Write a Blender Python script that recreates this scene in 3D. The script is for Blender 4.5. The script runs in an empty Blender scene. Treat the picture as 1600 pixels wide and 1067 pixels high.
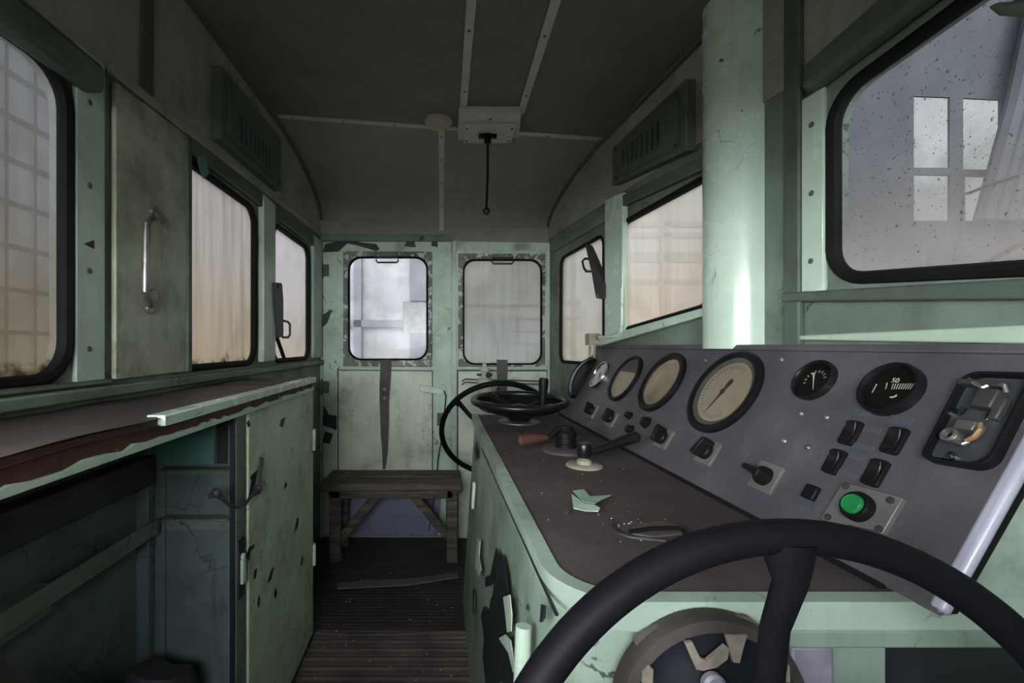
import bpy, bmesh, math, random
from mathutils import Vector as V, Matrix
random.seed(11)
SC = bpy.context.scene
COL = SC.collection
F, CX, CY, H = 711.0, 690.0, 540.0, 1.15      # focal length in pixels, vanishing point, eye height
EYE = V((0, 0, H))
PI = math.pi

WORLD_LOW, WORLD_HIGH = 2.2, 84.0
# ------------------------------------------------------------------ planes of the cab
class Plane:
    def __init__(s, o, u, n):
        s.o = V(o); s.n = V(n).normalized(); u = V(u)
        s.u = (u - s.n * u.dot(s.n)).normalized(); s.v = s.n.cross(s.u)
    def hit(s, px, py, off=0.0):
        d = V(((px - CX) / F, 1, (CY - py) / F))
        t = ((s.o + s.n * off) - EYE).dot(s.n) / d.dot(s.n)
        return EYE + d * t
    def to2(s, p):
        q = p - s.o
        return (q.dot(s.u), q.dot(s.v))
    def h2(s, px, py, off=0.0): return s.to2(s.hit(px, py, off))
    def w(s, a, b, off=0.0): return s.o + s.u * a + s.v * b + s.n * off
    def mat(s): 
        m = Matrix((s.u, s.v, s.n)).transposed().to_4x4(); return m

LX, FY = -0.728, 2.73
L = Plane((LX, 0, H), (0, 1, 0), (1, 0, 0))                 # left wall: coordinates (y, z above eye)
R = Plane((0.8597, 0, H), (0.079, -1, 0), (-1, -0.079, 0))  # right wall
FW = Plane((0, FY, H), (1, 0, 0), (0, -1, 0))               # far wall
DK = Plane((0, 0, 0.84), (1, 0, 0), (0, 0, 1))              # desk top
_bn, _bf, _tf = V((.563, .54, .84)), V((.528, 2.06, .84)), V((.70, 2.06, 1.14))
P = Plane(_bn, _bn - _bf, (_bn - _bf).cross(_tf - _bf))     # sloping instrument panel
CB = Plane((-0.495, 0, H), (0, 1, 0), (1, 0, 0))            # front of the left cabinet
NE = Plane((0, 1.10, H), (1, 0, 0), (0, -1, 0))             # end of the open niche
EF = Plane((0, 0.545, H), (1, 0, 0), (0, -1, 0))            # near front of the desk
KN = Plane((.142, 0, .84), (0, -1, 0), (-1, 0, .062))       # aisle side of the desk
FL = Plane((0, 0, 0), (1, 0, 0), (0, 0, 1))
SL = -0.0706
def ceil_z(x, y):
    z = H + .9386 + SL * x
    s = max(0.0, min(1.0, (y - 1.96) / (FY - 1.96)))
    p = 1.75
    return z - .245 * (1 - (1 - s ** p) ** (1 / p)) * (1.0 if x < 0 else 1 - .25 * min(1, x / .7))
def ry(px): return .8597 / ((px - CX) / F + .079)
def rx_at(y): return .8597 - .079 * y

# ------------------------------------------------------------------ materials
class NT:
    def __init__(s, name):
        s.m = bpy.data.materials.new(name); s.m.use_nodes = True
        s.t = s.m.node_tree; s.t.nodes.clear()
        s.out = s.t.nodes.new('ShaderNodeOutputMaterial')
        s.tc = s.n('ShaderNodeTexCoord').outputs['Object']
    def n(s, typ, **kw):
        nd = s.t.nodes.new(typ)
        for k, v in kw.items(): setattr(nd, k, v)
        return nd
    def lk(s, a, b): s.t.links.new(a, b)
    def setv(s, sock, v):
        if hasattr(v, 'is_output') or isinstance(v, bpy.types.NodeSocket): s.lk(v, sock)
        else:
            if isinstance(v, tuple) and len(v) == 3: v = (*v, 1)
            sock.default_value = v
    def mapped(s, sc):
        mp = s.n('ShaderNodeMapping'); s.lk(s.tc, mp.inputs[0]); mp.inputs['Scale'].default_value = sc
        return mp.outputs[0]
    def noise(s, scale, detail=4, rough=.6, vec=None, dist=0.0):
        nd = s.n('ShaderNodeTexNoise'); s.lk(vec or s.tc, nd.inputs['Vector'])
        nd.inputs['Scale'].default_value = scale; nd.inputs['Detail'].default_value = detail
        nd.inputs['Roughness'].default_value = rough; nd.inputs['Distortion'].default_value = dist
        return nd.outputs[0]
    def ramp(s, f, a, b, lo=0.0, hi=1.0):
        nd = s.n('ShaderNodeMapRange'); nd.interpolation_type = 'SMOOTHSTEP'
        s.lk(f, nd.inputs[0]); nd.inputs[1].default_value = a; nd.inputs[2].default_value = b
        nd.inputs[3].default_value = lo; nd.inputs[4].default_value = hi
        return nd.outputs[0]
    def mix(s, f, a, b, blend='MIX'):
        nd = s.n('ShaderNodeMix', data_type='RGBA', blend_type=blend)
        s.setv(nd.inputs[0], f); s.setv(nd.inputs[6], a); s.setv(nd.inputs[7], b)
        return nd.outputs[2]
    def math(s, op, a, b=0.0):
        nd = s.n('ShaderNodeMath', operation=op); s.setv(nd.inputs[0], a); s.setv(nd.inputs[1], b)
        return nd.outputs[0]
    def bsdf(s, col, rough=.5, metal=0.0, spec=.5, bump=None, bstr=.2, bdist=.002):
        b = s.n('ShaderNodeBsdfPrincipled')
        s.setv(b.inputs['Base Color'], col); s.setv(b.inputs['Roughness'], rough); b.inputs['Metallic'].default_value = metal
        b.inputs['Specular IOR Level'].default_value = spec
        if bump is not None:
            bp = s.n('ShaderNodeBump'); bp.inputs['Strength'].default_value = bstr; bp.inputs['Distance'].default_value = bdist
            s.lk(bump, bp.inputs['Height']); s.lk(bp.outputs[0], b.inputs['Normal'])
        s.lk(b.outputs[0], s.out.inputs[0]); return b

def mul(c, k): return tuple(min(1, x * k) for x in c)

def paint(name, col, rough=.5, var=.18, dirt=((.05, .045, .035), .35), streak=.25, chip=((.03, .035, .035), .06, 9.0),
          crack=.0, spec=.4, bump=.25, metal=0.0, grain=0.0):
    t = NT(name)
    c = t.mix(t.ramp(t.noise(3.1, 5), .3, .7), mul(col, 1 - var), mul(col, 1 + var))
    if dirt[1]:
        c = t.mix(t.ramp(t.noise(5.0, 9, .68), .62 - dirt[1] * .35, .80, 0, .85), c, dirt[0])
    if streak:
        st = t.ramp(t.noise(1.0, 6, .7, t.mapped((26, 26, 2.2))), .52, .75, 0, streak)
        c = t.mix(st, c, mul(dirt[0], 1.4))
    h = t.noise(60, 4)
    if crack:
        vd = t.n('ShaderNodeTexVoronoi', feature='DISTANCE_TO_EDGE')
        wv = t.n('ShaderNodeVectorMath', operation='ADD')
        nz = t.n('ShaderNodeTexNoise'); t.lk(t.tc, nz.inputs['Vector']); nz.inputs['Scale'].default_value = 9
        nz.inputs['Detail'].default_value = 6
        sc = t.n('ShaderNodeVectorMath', operation='SCALE'); t.lk(nz.outputs['Color'], sc.inputs[0]); sc.inputs['Scale'].default_value = .16
        t.lk(t.tc, wv.inputs[0]); t.lk(sc.outputs[0], wv.inputs[1])
        t.lk(wv.outputs[0], vd.inputs['Vector']); vd.inputs['Scale'].default_value = 5.5
        line = t.ramp(vd.outputs[0], .004, .014, 1, 0)
        mask = t.ramp(t.noise(4.3, 3), .52, .6)
        k = t.math('MULTIPLY', t.math('MULTIPLY', line, mask), crack)
        c = t.mix(k, c, mul(chip[0], .9))
    if chip[1]:
        k = t.ramp(t.noise(chip[2], 8, .62, None, .4), .74 - chip[1], .755 - chip[1])
        c = t.mix(k, c, chip[0])
        h = t.math('SUBTRACT', h, k)
    if grain:
        c = t.mix(t.ramp(t.noise(240, 2), .45, .75, 0, grain), c, mul(col, .35))
    t.bsdf(c, t.ramp(t.noise(7, 5), .3, .7, rough * .8, min(1, rough * 1.25)), metal, spec, h, bump)
    return t.m

def plain(name, col, rough=.45, metal=0.0, spec=.5, var=.2, scale=14, bump=.15):
    t = NT(name)
    c = t.mix(t.ramp(t.noise(scale, 6), .3, .72), mul(col, 1 - var), mul(col, 1 + var))
    t.bsdf(c, rough, metal, spec, t.noise(70, 3), bump, .001); return t.m

MINT = (.44, .545, .44)
M = {}
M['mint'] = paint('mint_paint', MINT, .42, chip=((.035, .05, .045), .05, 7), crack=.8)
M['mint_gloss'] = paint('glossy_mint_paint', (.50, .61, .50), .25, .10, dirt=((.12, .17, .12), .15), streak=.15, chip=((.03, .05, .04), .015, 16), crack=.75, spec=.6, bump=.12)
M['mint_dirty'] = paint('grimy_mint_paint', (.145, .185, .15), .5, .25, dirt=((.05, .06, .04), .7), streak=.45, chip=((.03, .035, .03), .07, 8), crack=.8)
M['mint_dull'] = paint('dull_green_paint', (.085, .112, .088), .55, .25, dirt=((.04, .045, .03), .6), streak=.4, chip=((.02, .02, .018), .04, 9), crack=.5)
M['olive'] = paint('olive_grey_paint', (.48, .50, .38), .5, .25, dirt=((.055, .05, .03), .95), streak=.3, chip=((.03, .03, .025), .03, 10), crack=.3)
M['pale'] = paint('pale_green_paint', (.56, .61, .49), .4, .12, dirt=((.13, .14, .09), .45), streak=.25, chip=((.05, .05, .04), .02, 14), crack=.5)
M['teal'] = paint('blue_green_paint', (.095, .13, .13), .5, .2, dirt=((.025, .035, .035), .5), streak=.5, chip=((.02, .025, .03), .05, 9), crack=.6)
M['teal_deep'] = paint('teal_board_paint', (.075, .19, .16), .55, .2, chip=((.03, .05, .05), .02, 9))
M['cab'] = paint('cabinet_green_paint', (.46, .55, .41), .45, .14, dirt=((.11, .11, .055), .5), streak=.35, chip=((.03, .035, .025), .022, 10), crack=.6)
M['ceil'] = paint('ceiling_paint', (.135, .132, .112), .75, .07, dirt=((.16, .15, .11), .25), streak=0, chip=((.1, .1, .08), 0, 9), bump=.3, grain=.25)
M['clad'] = paint('cladding_paint', (.31, .29, .25), .7, .12, dirt=((.13, .10, .08), .5), streak=.25, chip=((.05, .04, .035), .03, 30), bump=.3, grain=.25)
M['strip'] = paint('strip_paint', (.42, .42, .38), .5, .08, dirt=((.15, .14, .11), .2), streak=.1, chip=((.1, .1, .09), .01, 20))
M['strip_dark'] = plain('dark_cover_strip', (.075, .075, .075), .6)
M['desk'] = paint('dusty_desk_cover', (.083, .066, .065), .7, .16, dirt=((.045, .035, .032), .6), streak=0, chip=((.33, .30, .27), -.02, 70), bump=.35, grain=.5, spec=.25)
M['counter'] = paint('worn_counter_cover', (.075, .058, .057), .6, .3, dirt=((.03, .02, .02), .8), streak=0, chip=((.27, .25, .24), .0, 14), bump=.3, grain=.3)
M['rust'] = paint('red_brown_wood', (.085, .028, .019), .6, .5, dirt=((.02, .011, .008), .95), streak=0, chip=((.20, .29, .23), .075, 22), bump=.6, grain=.3)
M['panel'] = paint('grey_panel_paint', (.083, .078, .088), .45, .24, dirt=((.045, .04, .043), .7), streak=.3, chip=((.14, .14, .165), .05, 11), bump=.15, grain=.25)
M['panel_edge'] = plain('edge_glint_and_scale_grey', (.34, .34, .42), .35, .0, .6, .1)  # pale tone holds the panel edge's window reflection; also the meter scale
M['lilac'] = plain('lilac_grey_paint', (.15, .14, .18), .5)
M['black'] = plain('black_plastic', (.007, .007, .0075), .45, spec=.18)
M['black_gloss'] = plain('black_enamel', (.008, .008, .009), .3, spec=.4)
M['wheel_black'] = plain('wheel_black_enamel', (.005, .005, .0065), .55, spec=.08)
M['rubber'] = plain('black_rubber', (.008, .0085, .008), .7, spec=.12)
M['iron'] = plain('dark_iron', (.04, .038, .036), .55, .2)
M['steel'] = plain('worn_steel', (.30, .29, .27), .38, .8, .5, .35)
M['chrome'] = plain('chrome', (.62, .63, .66), .16, 1.0)
M['cream'] = plain('cream_enamel', (.30, .262, .205), .5)
M['cream_valve'] = plain('cream_valve_paint', (.50, .49, .40), .45)
M['ivory'] = plain('ivory_plastic', (.36, .32, .24), .55)
M['white'] = plain('white_marking', (.62, .62, .60), .6, var=.05)
M['ink'] = plain('dark_marking', (.045, .04, .035), .7)
M['handle_red'] = plain('red_brown_handle', (.075, .028, .021), .5)
M['leather'] = paint('cracked_leather', (.085, .07, .066), .6, .3, dirt=((.03, .025, .022), .5), streak=.3, chip=((.15, .13, .12), .02, 30))
M['dial'] = paint('stained_cream_dial', (.36, .325, .28), .6, .08, dirt=((.27, .20, .13), .35), streak=0, chip=((.2, .15, .1), .0, 9), bump=.02)
M['dial_mould'] = paint('mouldy_cream_dial', (.46, .40, .34), .7, .1, dirt=((.10, .08, .03), 1.1), streak=0, chip=((.11, .09, .03), .05, 40), bump=.05)
M['dial_white'] = plain('white_dial', (.62, .66, .70), .5, var=.05)
M['green_button'] = plain('green_plastic', (.012, .20, .055), .35, var=.08)
M['label'] = None
M['copper'] = plain('copper_strip', (.42, .25, .13), .4, .3)
M['patch'] = plain('bare_metal_and_gap_shade', (.010, .013, .015), .5, var=.3)  # bare metal where paint peeled; also drawn shade in gaps and seams
M['flake'] = plain('pale_green_flake', (.44, .53, .43), .6)
M['bag'] = plain('dark_cloth', (.028, .028, .036), .85)
M['plum'] = paint('violet_grey_kick_plate', (.17, .17, .25), .5, .2, streak=.2, chip=((.3, .33, .38), .02, 20))

def label_mat():
    t = NT('faded_blue_label')
    k = t.ramp(t.noise(1, 3, .8, t.mapped((420, 420, 160))), .5, .6, 0, .55)
    t.bsdf(t.mix(k, (.064, .068, .086), (.032, .036, .048)), .6); return t.m
M['label'] = label_mat()

def wood_mat(name, a, b, sc=(3, 40, 40)):
    t = NT(name)
    g = t.noise(1, 8, .65, t.mapped(sc), .6)
    c = t.mix(t.ramp(g, .35, .65), a, b)
    c = t.mix(t.ramp(t.noise(6, 6), .55, .7, 0, .7), c, mul(a, .4))
    t.bsdf(c, .7, bump=g, bstr=.5, bdist=.004); return t.m
M['wood'] = wood_mat('old_bench_wood', (.030, .024, .020), (.125, .10, .082))

def floor_mat(name, a, b):
    t = NT(name)
    w = t.n('ShaderNodeTexWave', wave_type='BANDS', bands_direction='Y')
    t.lk(t.tc, w.inputs['Vector']); w.inputs['Scale'].default_value = 13; w.inputs['Distortion'].default_value = 1.1
    w.inputs['Detail'].default_value = 3
    c = t.mix(t.ramp(t.noise(5, 8), .35, .7), a, b)
    c = t.mix(t.ramp(w.outputs[0], .3, .8, 0, .5), c, mul(a, .5))
    c = t.mix(t.ramp(t.noise(90, 3), .66, .7), c, (.16, .14, .13))
    t.bsdf(c, .6, bump=w.outputs[0], bstr=.6, bdist=.004); return t.m
M['mat'] = floor_mat('ribbed_brown_floor_mat', (.055, .041, .040), (.155, .12, .115))
M['floor'] = floor_mat('dark_floor_boards', (.022, .018, .016), (.05, .042, .037))

def pane_mat(name, top, bot, clear, height, mould=.3, streak=.3, speck=0.0, gain=1.0, wet=0.0):
    """dirty window glass: part hazy (lets daylight through scattered), part clear"""
    t = NT(name)
    sep = t.n('ShaderNodeSeparateXYZ'); t.lk(t.tc, sep.inputs[0]); z = sep.outputs['Z']
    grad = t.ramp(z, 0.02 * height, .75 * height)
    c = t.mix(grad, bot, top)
    st = t.ramp(t.noise(1, 7, .7, t.mapped((34, 34, 1.6))), .42, .75, 0, streak)
    c = t.mix(st, c, mul(bot, .45))
    c = t.mix(t.ramp(t.noise(7, 6), .5, .75, 0, .25), c, mul(bot, .6))
    edge = t.math('ADD', t.ramp(z, 0.0, .17 * height, .30, 0), t.math('MULTIPLY', t.noise(24, 8, .7), .62))
    mk = t.ramp(edge, .66 - mould * .2, .80 - mould * .2)
    c = t.mix(mk, c, (.035, .028, .012))
    haze = t.ramp(t.noise(5, 7, .7), .25, .8, .0, .35)
    cl = t.math('MULTIPLY', t.math('SUBTRACT', 1.0, haze), clear)
    if wet:
        wz = t.ramp(t.math('ADD', z, t.math('MULTIPLY', t.noise(14, 7, .7), .22)), .22, .40, 0, wet)
        cl = t.math('ADD', cl, wz)
    cl = t.math('MULTIPLY', cl, t.math('SUBTRACT', 1.0, mk))
    if speck:
        sp = t.ramp(t.noise(170, 3, .5), .665, .69, 0, speck)
        c = t.mix(sp, c, (.05, .05, .05)); cl = t.math('MULTIPLY', cl, t.math('SUBTRACT', 1.0, sp))
    tr = t.n('ShaderNodeBsdfTranslucent'); t.lk(t.mix(0.0, c, c), tr.inputs[0])
    df = t.n('ShaderNodeBsdfDiffuse'); t.lk(c, df.inputs[0])
    m0 = t.n('ShaderNodeMixShader'); m0.inputs[0].default_value = .12; t.lk(tr.outputs[0], m0.inputs[1]); t.lk(df.outputs[0], m0.inputs[2])
    tp = t.n('ShaderNodeBsdfTransparent'); tp.inputs[0].default_value = (.93, .95, .95, 1)
    m1 = t.n('ShaderNodeMixShader'); t.lk(cl, m1.inputs[0]); t.lk(m0.outputs[0], m1.inputs[1]); t.lk(tp.outputs[0], m1.inputs[2])
    gl = t.n('ShaderNodeBsdfGlossy'); gl.inputs['Roughness'].default_value = .12
    m2 = t.n('ShaderNodeMixShader'); m2.inputs[0].default_value = .008; t.lk(m1.outputs[0], m2.inputs[1]); t.lk(gl.outputs[0], m2.inputs[2])
    t.lk(m2.outputs[0], t.out.inputs[0]); return t.m

def glass_mat():
    t = NT('gauge_glass')
    tp = t.n('ShaderNodeBsdfTransparent'); tp.inputs[0].default_value = (.95, .93, .90, 1)
    gl = t.n('ShaderNodeBsdfGlossy'); gl.inputs['Roughness'].default_value = .08
    m2 = t.n('ShaderNodeMixShader'); m2.inputs[0].default_value = .06; t.lk(tp.outputs[0], m2.inputs[1]); t.lk(gl.outputs[0], m2.inputs[2])
    t.lk(m2.outputs[0], t.out.inputs[0]); return t.m
M['glass'] = glass_mat()

# ------------------------------------------------------------------ mesh building
class MB:
    def __init__(s): s.v = []; s.f = []
    def add(s, verts, faces):
        b = len(s.v); s.v += [V(p) for p in verts]; s.f += [tuple(i + b for i in f) for f in faces]; return s
    def box(s, c, size, rot=None):
        c = V(c); x, y, z = [k / 2 for k in size]
        vs = [V((a * x, b * y, d * z)) for d in (-1, 1) for b in (-1, 1) for a in (-1, 1)]
        if rot is not None: vs = [rot @ p for p in vs]
        return s.add([c + p for p in vs], [(0, 2, 3, 1), (4, 5, 7, 6), (0, 1, 5, 4), (2, 6, 7, 3), (0, 4, 6, 2), (1, 3, 7, 5)])
    def obox(s, pl, a0, a1, b0, b1, o0, o1):
        return s.box(pl.w((a0 + a1) / 2, (b0 + b1) / 2, (o0 + o1) / 2), (abs(a1 - a0), abs(b1 - b0), abs(o1 - o0)), pl.mat().to_3x3())
    def prism(s, pts, vec):
        n = len(pts); vec = V(vec); pts = [V(p) for p in pts]
        nrm = V((0, 0, 0))
        for i in range(n): nrm += pts[i].cross(pts[(i + 1) % n])
        if nrm.dot(vec) < 0: pts = pts[::-1]
        return s.add(pts + [p + vec for p in pts], [tuple(range(n))[::-1], tuple(range(n, 2 * n))] + [(i, (i + 1) % n, n + (i + 1) % n, n + i) for i in range(n)])
    def tube(s, pts, r, closed=False, n=10, flat=None, ref=None):
        pts = [V(p) for p in pts]; k = len(pts); rs = r if isinstance(r, (list, tuple)) else [r] * k
        def tan(i):
            if closed: return (pts[(i + 1) % k] - pts[i - 1]).normalized()
            return (pts[min(i + 1, k - 1)] - pts[max(i - 1, 0)]).normalized()
        t0 = tan(0)
        a = V(ref) if ref is not None else (V((0, 0, 1)) if abs(t0.z) < .9 else V((1, 0, 0)))
        rings = []
        for i in range(k):
            t = tan(i); a = (a - t * a.dot(t)).normalized(); b = t.cross(a)
            fa = flat or 1.0
            rings.append([pts[i] + a * math.cos(2 * PI * j / n) * rs[i] * fa + b * math.sin(2 * PI * j / n) * rs[i] for j in range(n)])
        vs = [p for rg in rings for p in rg]; fs = []
        for i in range(k if closed else k - 1):
            i2 = (i + 1) % k
            for j in range(n):
                j2 = (j + 1) % n; fs.append((i * n + j, i * n + j2, i2 * n + j2, i2 * n + j))
        if not closed: fs += [tuple(range(n))[::-1], tuple((k - 1) * n + j for j in range(n))]
        return s.add(vs, fs)
    def lathe(s, o, ax, prof, n=40, cap0=False, cap1=False):
        o = V(o); ax = V(ax).normalized(); e = V((0, 0, 1)) if abs(ax.z) < .9 else V((1, 0, 0))
        u = (e - ax * e.dot(ax)).normalized(); w = ax.cross(u)
        vs = [o + ax * h + (u * math.cos(2 * PI * j / n) + w * math.sin(2 * PI * j / n)) * r for r, h in prof for j in range(n)]
        fs = []
        for i in range(len(prof) - 1):
            for j in range(n):
                j2 = (j + 1) % n; fs.append((i * n + j, i * n + j2, (i + 1) * n + j2, (i + 1) * n + j))
        if cap0: fs.append(tuple(range(n))[::-1])
        if cap1: fs.append(tuple((len(prof) - 1) * n + j for j in range(n)))
        return s.add(vs, fs)
    def cyl(s, o, ax, r, h, n=28): return s.lathe(o, ax, [(r, 0), (r, h)], n, True, True)
    def ball(s, c, r, n=16):
        prof = [(max(1e-5, r * math.sin(PI * i / 10)), -r * math.cos(PI * i / 10)) for i in range(11)]
        return s.lathe(c, (0, 0, 1), prof, n)
    def sheet(s, grid):
        a, b = len(grid), len(grid[0])
        return s.add([p for row in grid for p in row], [(i * b + j, i * b + j + 1, (i + 1) * b + j + 1, (i + 1) * b + j) for i in range(a - 1) for j in range(b - 1)])

def _bez(a, c, b, k=6):
    q = .5523; p1 = a + (c - a) * q; p2 = b + (c - b) * q; o = []
    for i in range(k + 1):
        t = i / k; o.append(a * (1 - t) ** 3 + p1 * 3 * t * (1 - t) ** 2 + p2 * 3 * t * t * (1 - t) + b * t ** 3)
    return o
def rpoly(pts, r, k=6):
    pts = [V((p[0], p[1])) for p in pts]; n = len(pts); out = []
    rs = r if isinstance(r, (list, tuple)) else [r] * n
    for i in range(n):
        c = pts[i]; a = pts[i - 1] - c; b = pts[(i + 1) % n] - c
        rr = min(rs[i], a.length * .49, b.length * .49)
        if rr < 1e-5: out.append(c)
        else: out += _bez(c + a.normalized() * rr, c, c + b.normalized() * rr, k)
    return [(p.x, p.y) for p in out]
def rect(a0, a1, b0, b1): return [(a0, b0), (a1, b0), (a1, b1), (a0, b1)]

def plate_geo(outer, holes, th):
    cu = bpy.data.curves.new('tmp', 'CURVE'); cu.dimensions = '2D'; cu.fill_mode = 'BOTH'; cu.extrude = th / 2
    for poly in [outer] + list(holes):
        sp = cu.splines.new('POLY'); sp.points.add(len(poly) - 1)
        for q, p in zip(sp.points, poly): q.co = (p[0], p[1], 0, 1)
        sp.use_cyclic_u = True
    o = bpy.data.objects.new('tmp', cu); COL.objects.link(o)
    dg = bpy.context.evaluated_depsgraph_get()
    me = o.evaluated_get(dg).to_mesh()
    bm = bmesh.new(); bm.from_mesh(me); bmesh.ops.remove_doubles(bm, verts=bm.verts, dist=1e-5)
    bmesh.ops.recalc_face_normals(bm, faces=bm.faces)
    bm.verts.index_update()
    vs = [v.co.copy() for v in bm.verts]; fs = [tuple(v.index for v in f.verts) for f in bm.faces]
    bm.free(); o.evaluated_get(dg).to_mesh_clear()
    bpy.data.objects.remove(o); bpy.data.curves.remove(cu)
    return vs, fs

def text_geo(s, size):
    cu = bpy.data.curves.new('tmp', 'FONT'); cu.body = s; cu.size = size; cu.align_x = 'CENTER'; cu.align_y = 'CENTER'; cu.extrude = .0003
    o = bpy.data.objects.new('tmp', cu); COL.objects.link(o)
    dg = bpy.context.evaluated_depsgraph_get(); me = o.evaluated_get(dg).to_mesh()
    vs = [v.co.copy() for v in me.vertices]; fs = [tuple(f.vertices) for f in me.polygons]
    o.evaluated_get(dg).to_mesh_clear(); bpy.data.objects.remove(o); bpy.data.curves.remove(cu)
    return vs, fs

def wloc(o):
    p = V((0, 0, 0))
    while o is not None: p = p + o.location; o = o.parent
    return p
def obj(name, mb, mat, parent=None, bevel=0.0, sharp=38, seg=2):
    """link the collected shapes as ONE mesh object"""
    if parent is not None: base = wloc(parent)
    else:
        mn = [min(p[i] for p in mb.v) for i in range(3)]; mx = [max(p[i] for p in mb.v) for i in range(3)]
        base = V(((mn[0] + mx[0]) / 2, (mn[1] + mx[1]) / 2, mn[2]))
    me = bpy.data.meshes.new(name); me.from_pydata([p - base for p in mb.v], [], mb.f); me.validate()
    bm = bmesh.new(); bm.from_mesh(me); bmesh.ops.recalc_face_normals(bm, faces=bm.faces); bm.to_mesh(me); bm.free()
    me.polygons.foreach_set('use_smooth', [True] * len(me.polygons)); me.set_sharp_from_angle(angle=math.radians(sharp))
    o = bpy.data.objects.new(name, me); COL.objects.link(o); me.materials.append(mat)
    if parent is not None: o.parent = parent
    else: o.location = base
    if bevel:
        b = o.modifiers.new('bevel', 'BEVEL'); b.width = bevel; b.segments = seg; b.limit_method = 'ANGLE'; b.angle_limit = math.radians(40)
    return o
def plate(name, pl, outer, holes, off, th, mat, parent=None, bevel=0.0):
    vs, fs = plate_geo(outer, holes, th)
    mb = MB().add([pl.w(p.x, p.y, off - th / 2 + p.z) for p in vs], fs)
    return obj(name, mb, mat, parent, bevel)
def pp(name, pl, px, off, th, mat, parent=None, r=0.0, bevel=0.0, holes=()):
    """a plate whose outline is where the sight lines through these pixels meet the plane"""
    pts = [pl.h2(x, y, off) for x, y in px]
    return plate(name, pl, rpoly(pts, r) if r else pts, holes, off, th, mat, parent, bevel)
def tag(o, label=None, cat=None, group=None, kind=None):
    if label: o['label'] = label
    if cat: o['category'] = cat
    if group: o['group'] = group
    if kind: o['kind'] = kind
    return o
def empty(name, loc):
    o = bpy.data.objects.new(name, None); o.location = loc; o.empty_display_size = .05; COL.objects.link(o); return o
def thing(name, label, cat, loc, group=None): return tag(empty(name, loc), label, cat, group)
def struct(o, label=None): return tag(o, label, None, None, 'structure')

# ================================================================== THE SETTING
ZB, ZT = -1.15, 1.05        # relative to eye height
W1L = rpoly(rect(.30, .885, -.066, .53), .075)
W9L = rpoly(rect(-.47, .20, -.066, .28), .06)
W2L = rpoly(rect(1.235, 1.773, -.066, .53), .065)
W3L = rpoly(rect(1.968, 2.489, -.068, .53), .06)
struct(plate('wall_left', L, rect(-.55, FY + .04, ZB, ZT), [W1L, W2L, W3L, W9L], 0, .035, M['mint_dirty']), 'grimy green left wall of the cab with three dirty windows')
def r2(y, z): return ((y * -1 + (.8597 - .079 * y - .8597) * .079) / math.hypot(1, .079), z)
def RQ(px, py, off=0): return R.h2(px, py, off)
W1R = rpoly([RQ(875, 565), RQ(943, 570), RQ(943, 366), RQ(876, 404)][::1], .05)
W2R = rpoly([RQ(971, 517), RQ(1112, 477), RQ(1112, 272), RQ(971, 350)], .05)
_w3 = [r2(.917, .133), r2(.36, .082), r2(.36, .575), r2(.917, .498)]
W3R = rpoly(_w3, .06)
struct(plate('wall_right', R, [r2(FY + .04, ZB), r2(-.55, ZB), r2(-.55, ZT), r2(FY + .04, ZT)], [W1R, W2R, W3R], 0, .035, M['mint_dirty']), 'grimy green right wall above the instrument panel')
def FQ(px, py, off=0): return FW.h2(px, py, off)
WF = rpoly([FQ(724, 569), FQ(846, 569), FQ(846, 406), FQ(724, 406)], .07)
DOORH = [FQ(504, 840), FQ(705, 840), FQ(705, 375), FQ(504, 375)]
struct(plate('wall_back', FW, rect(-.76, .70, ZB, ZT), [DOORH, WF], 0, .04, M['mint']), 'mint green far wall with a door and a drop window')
# wall behind the camera; its window is added and sized for light from behind
NB = Plane((0, -.5, H), (-1, 0, 0), (0, 1, 0))
WN = rpoly(rect(-.12, .70, -.07, .36), .06)
struct(plate('wall_front', NB, rect(-.95, .78, ZB, ZT), [WN], 0, .035, M['mint']))
struct(obj('floor', MB().box((0, 1.1, -.03), (1.9, 3.5, .06)), M['floor']), 'dark ribbed floor')
# ceiling: flat, then curving down to the far wall
def ceil_grid(dz):
    xs = [-.76 + .1 * i for i in range(18)]; ys = [-.55, 0, .6, 1.2, 1.8] + [1.96 + .77 * (i / 16) for i in range(17)]
    return [[V((x, y, ceil_z(x, y) + dz)) for x in xs] for y in ys]
mb = MB().sheet(ceil_grid(0)).sheet(ceil_grid(.03))
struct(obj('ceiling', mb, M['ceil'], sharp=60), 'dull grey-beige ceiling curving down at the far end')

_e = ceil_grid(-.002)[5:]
M['ceil_lightened'] = paint('lightened_ceiling_paint', (.22, .215, .19), .7, .07, dirt=((.16, .15, .11), .2), streak=0, chip=((.1, .1, .08), 0, 9), bump=.3, grain=.2)  # ceiling paint made lighter for the light at the far end
struct(obj('trim_0', MB().sheet(_e), M['ceil_lightened'], sharp=60), 'curved grey panel at the far end of the ceiling, lightened for the light on it')
def along_ceiling(x_of_y, ys, dz=-.004):
    return [V((x_of_y(y), y, ceil_z(x_of_y(y), y) + dz)) for y in ys]
YS = [-.3, .4, 1.0, 1.6] + [1.96 + .765 * (i / 18) for i in range(19)]
tn = [0]
def trim(mb, mat, label=None, bevel=.002):
    tn[0] += 1
    return struct(obj('trim_%d' % tn[0], mb, mat, None, bevel), label)
trim(MB().tube(along_ceiling(lambda y: LX + .006, YS), .017, n=8, flat=.8), M['strip_dark'], 'dark cover strip along the left ceiling joint', 0)
trim(MB().tube(along_ceiling(lambda y: rx_at(y) - .006, YS), .014, n=8, flat=.8), M['strip_dark'], 'dark cover strip along the right ceiling joint', 0)
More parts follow.
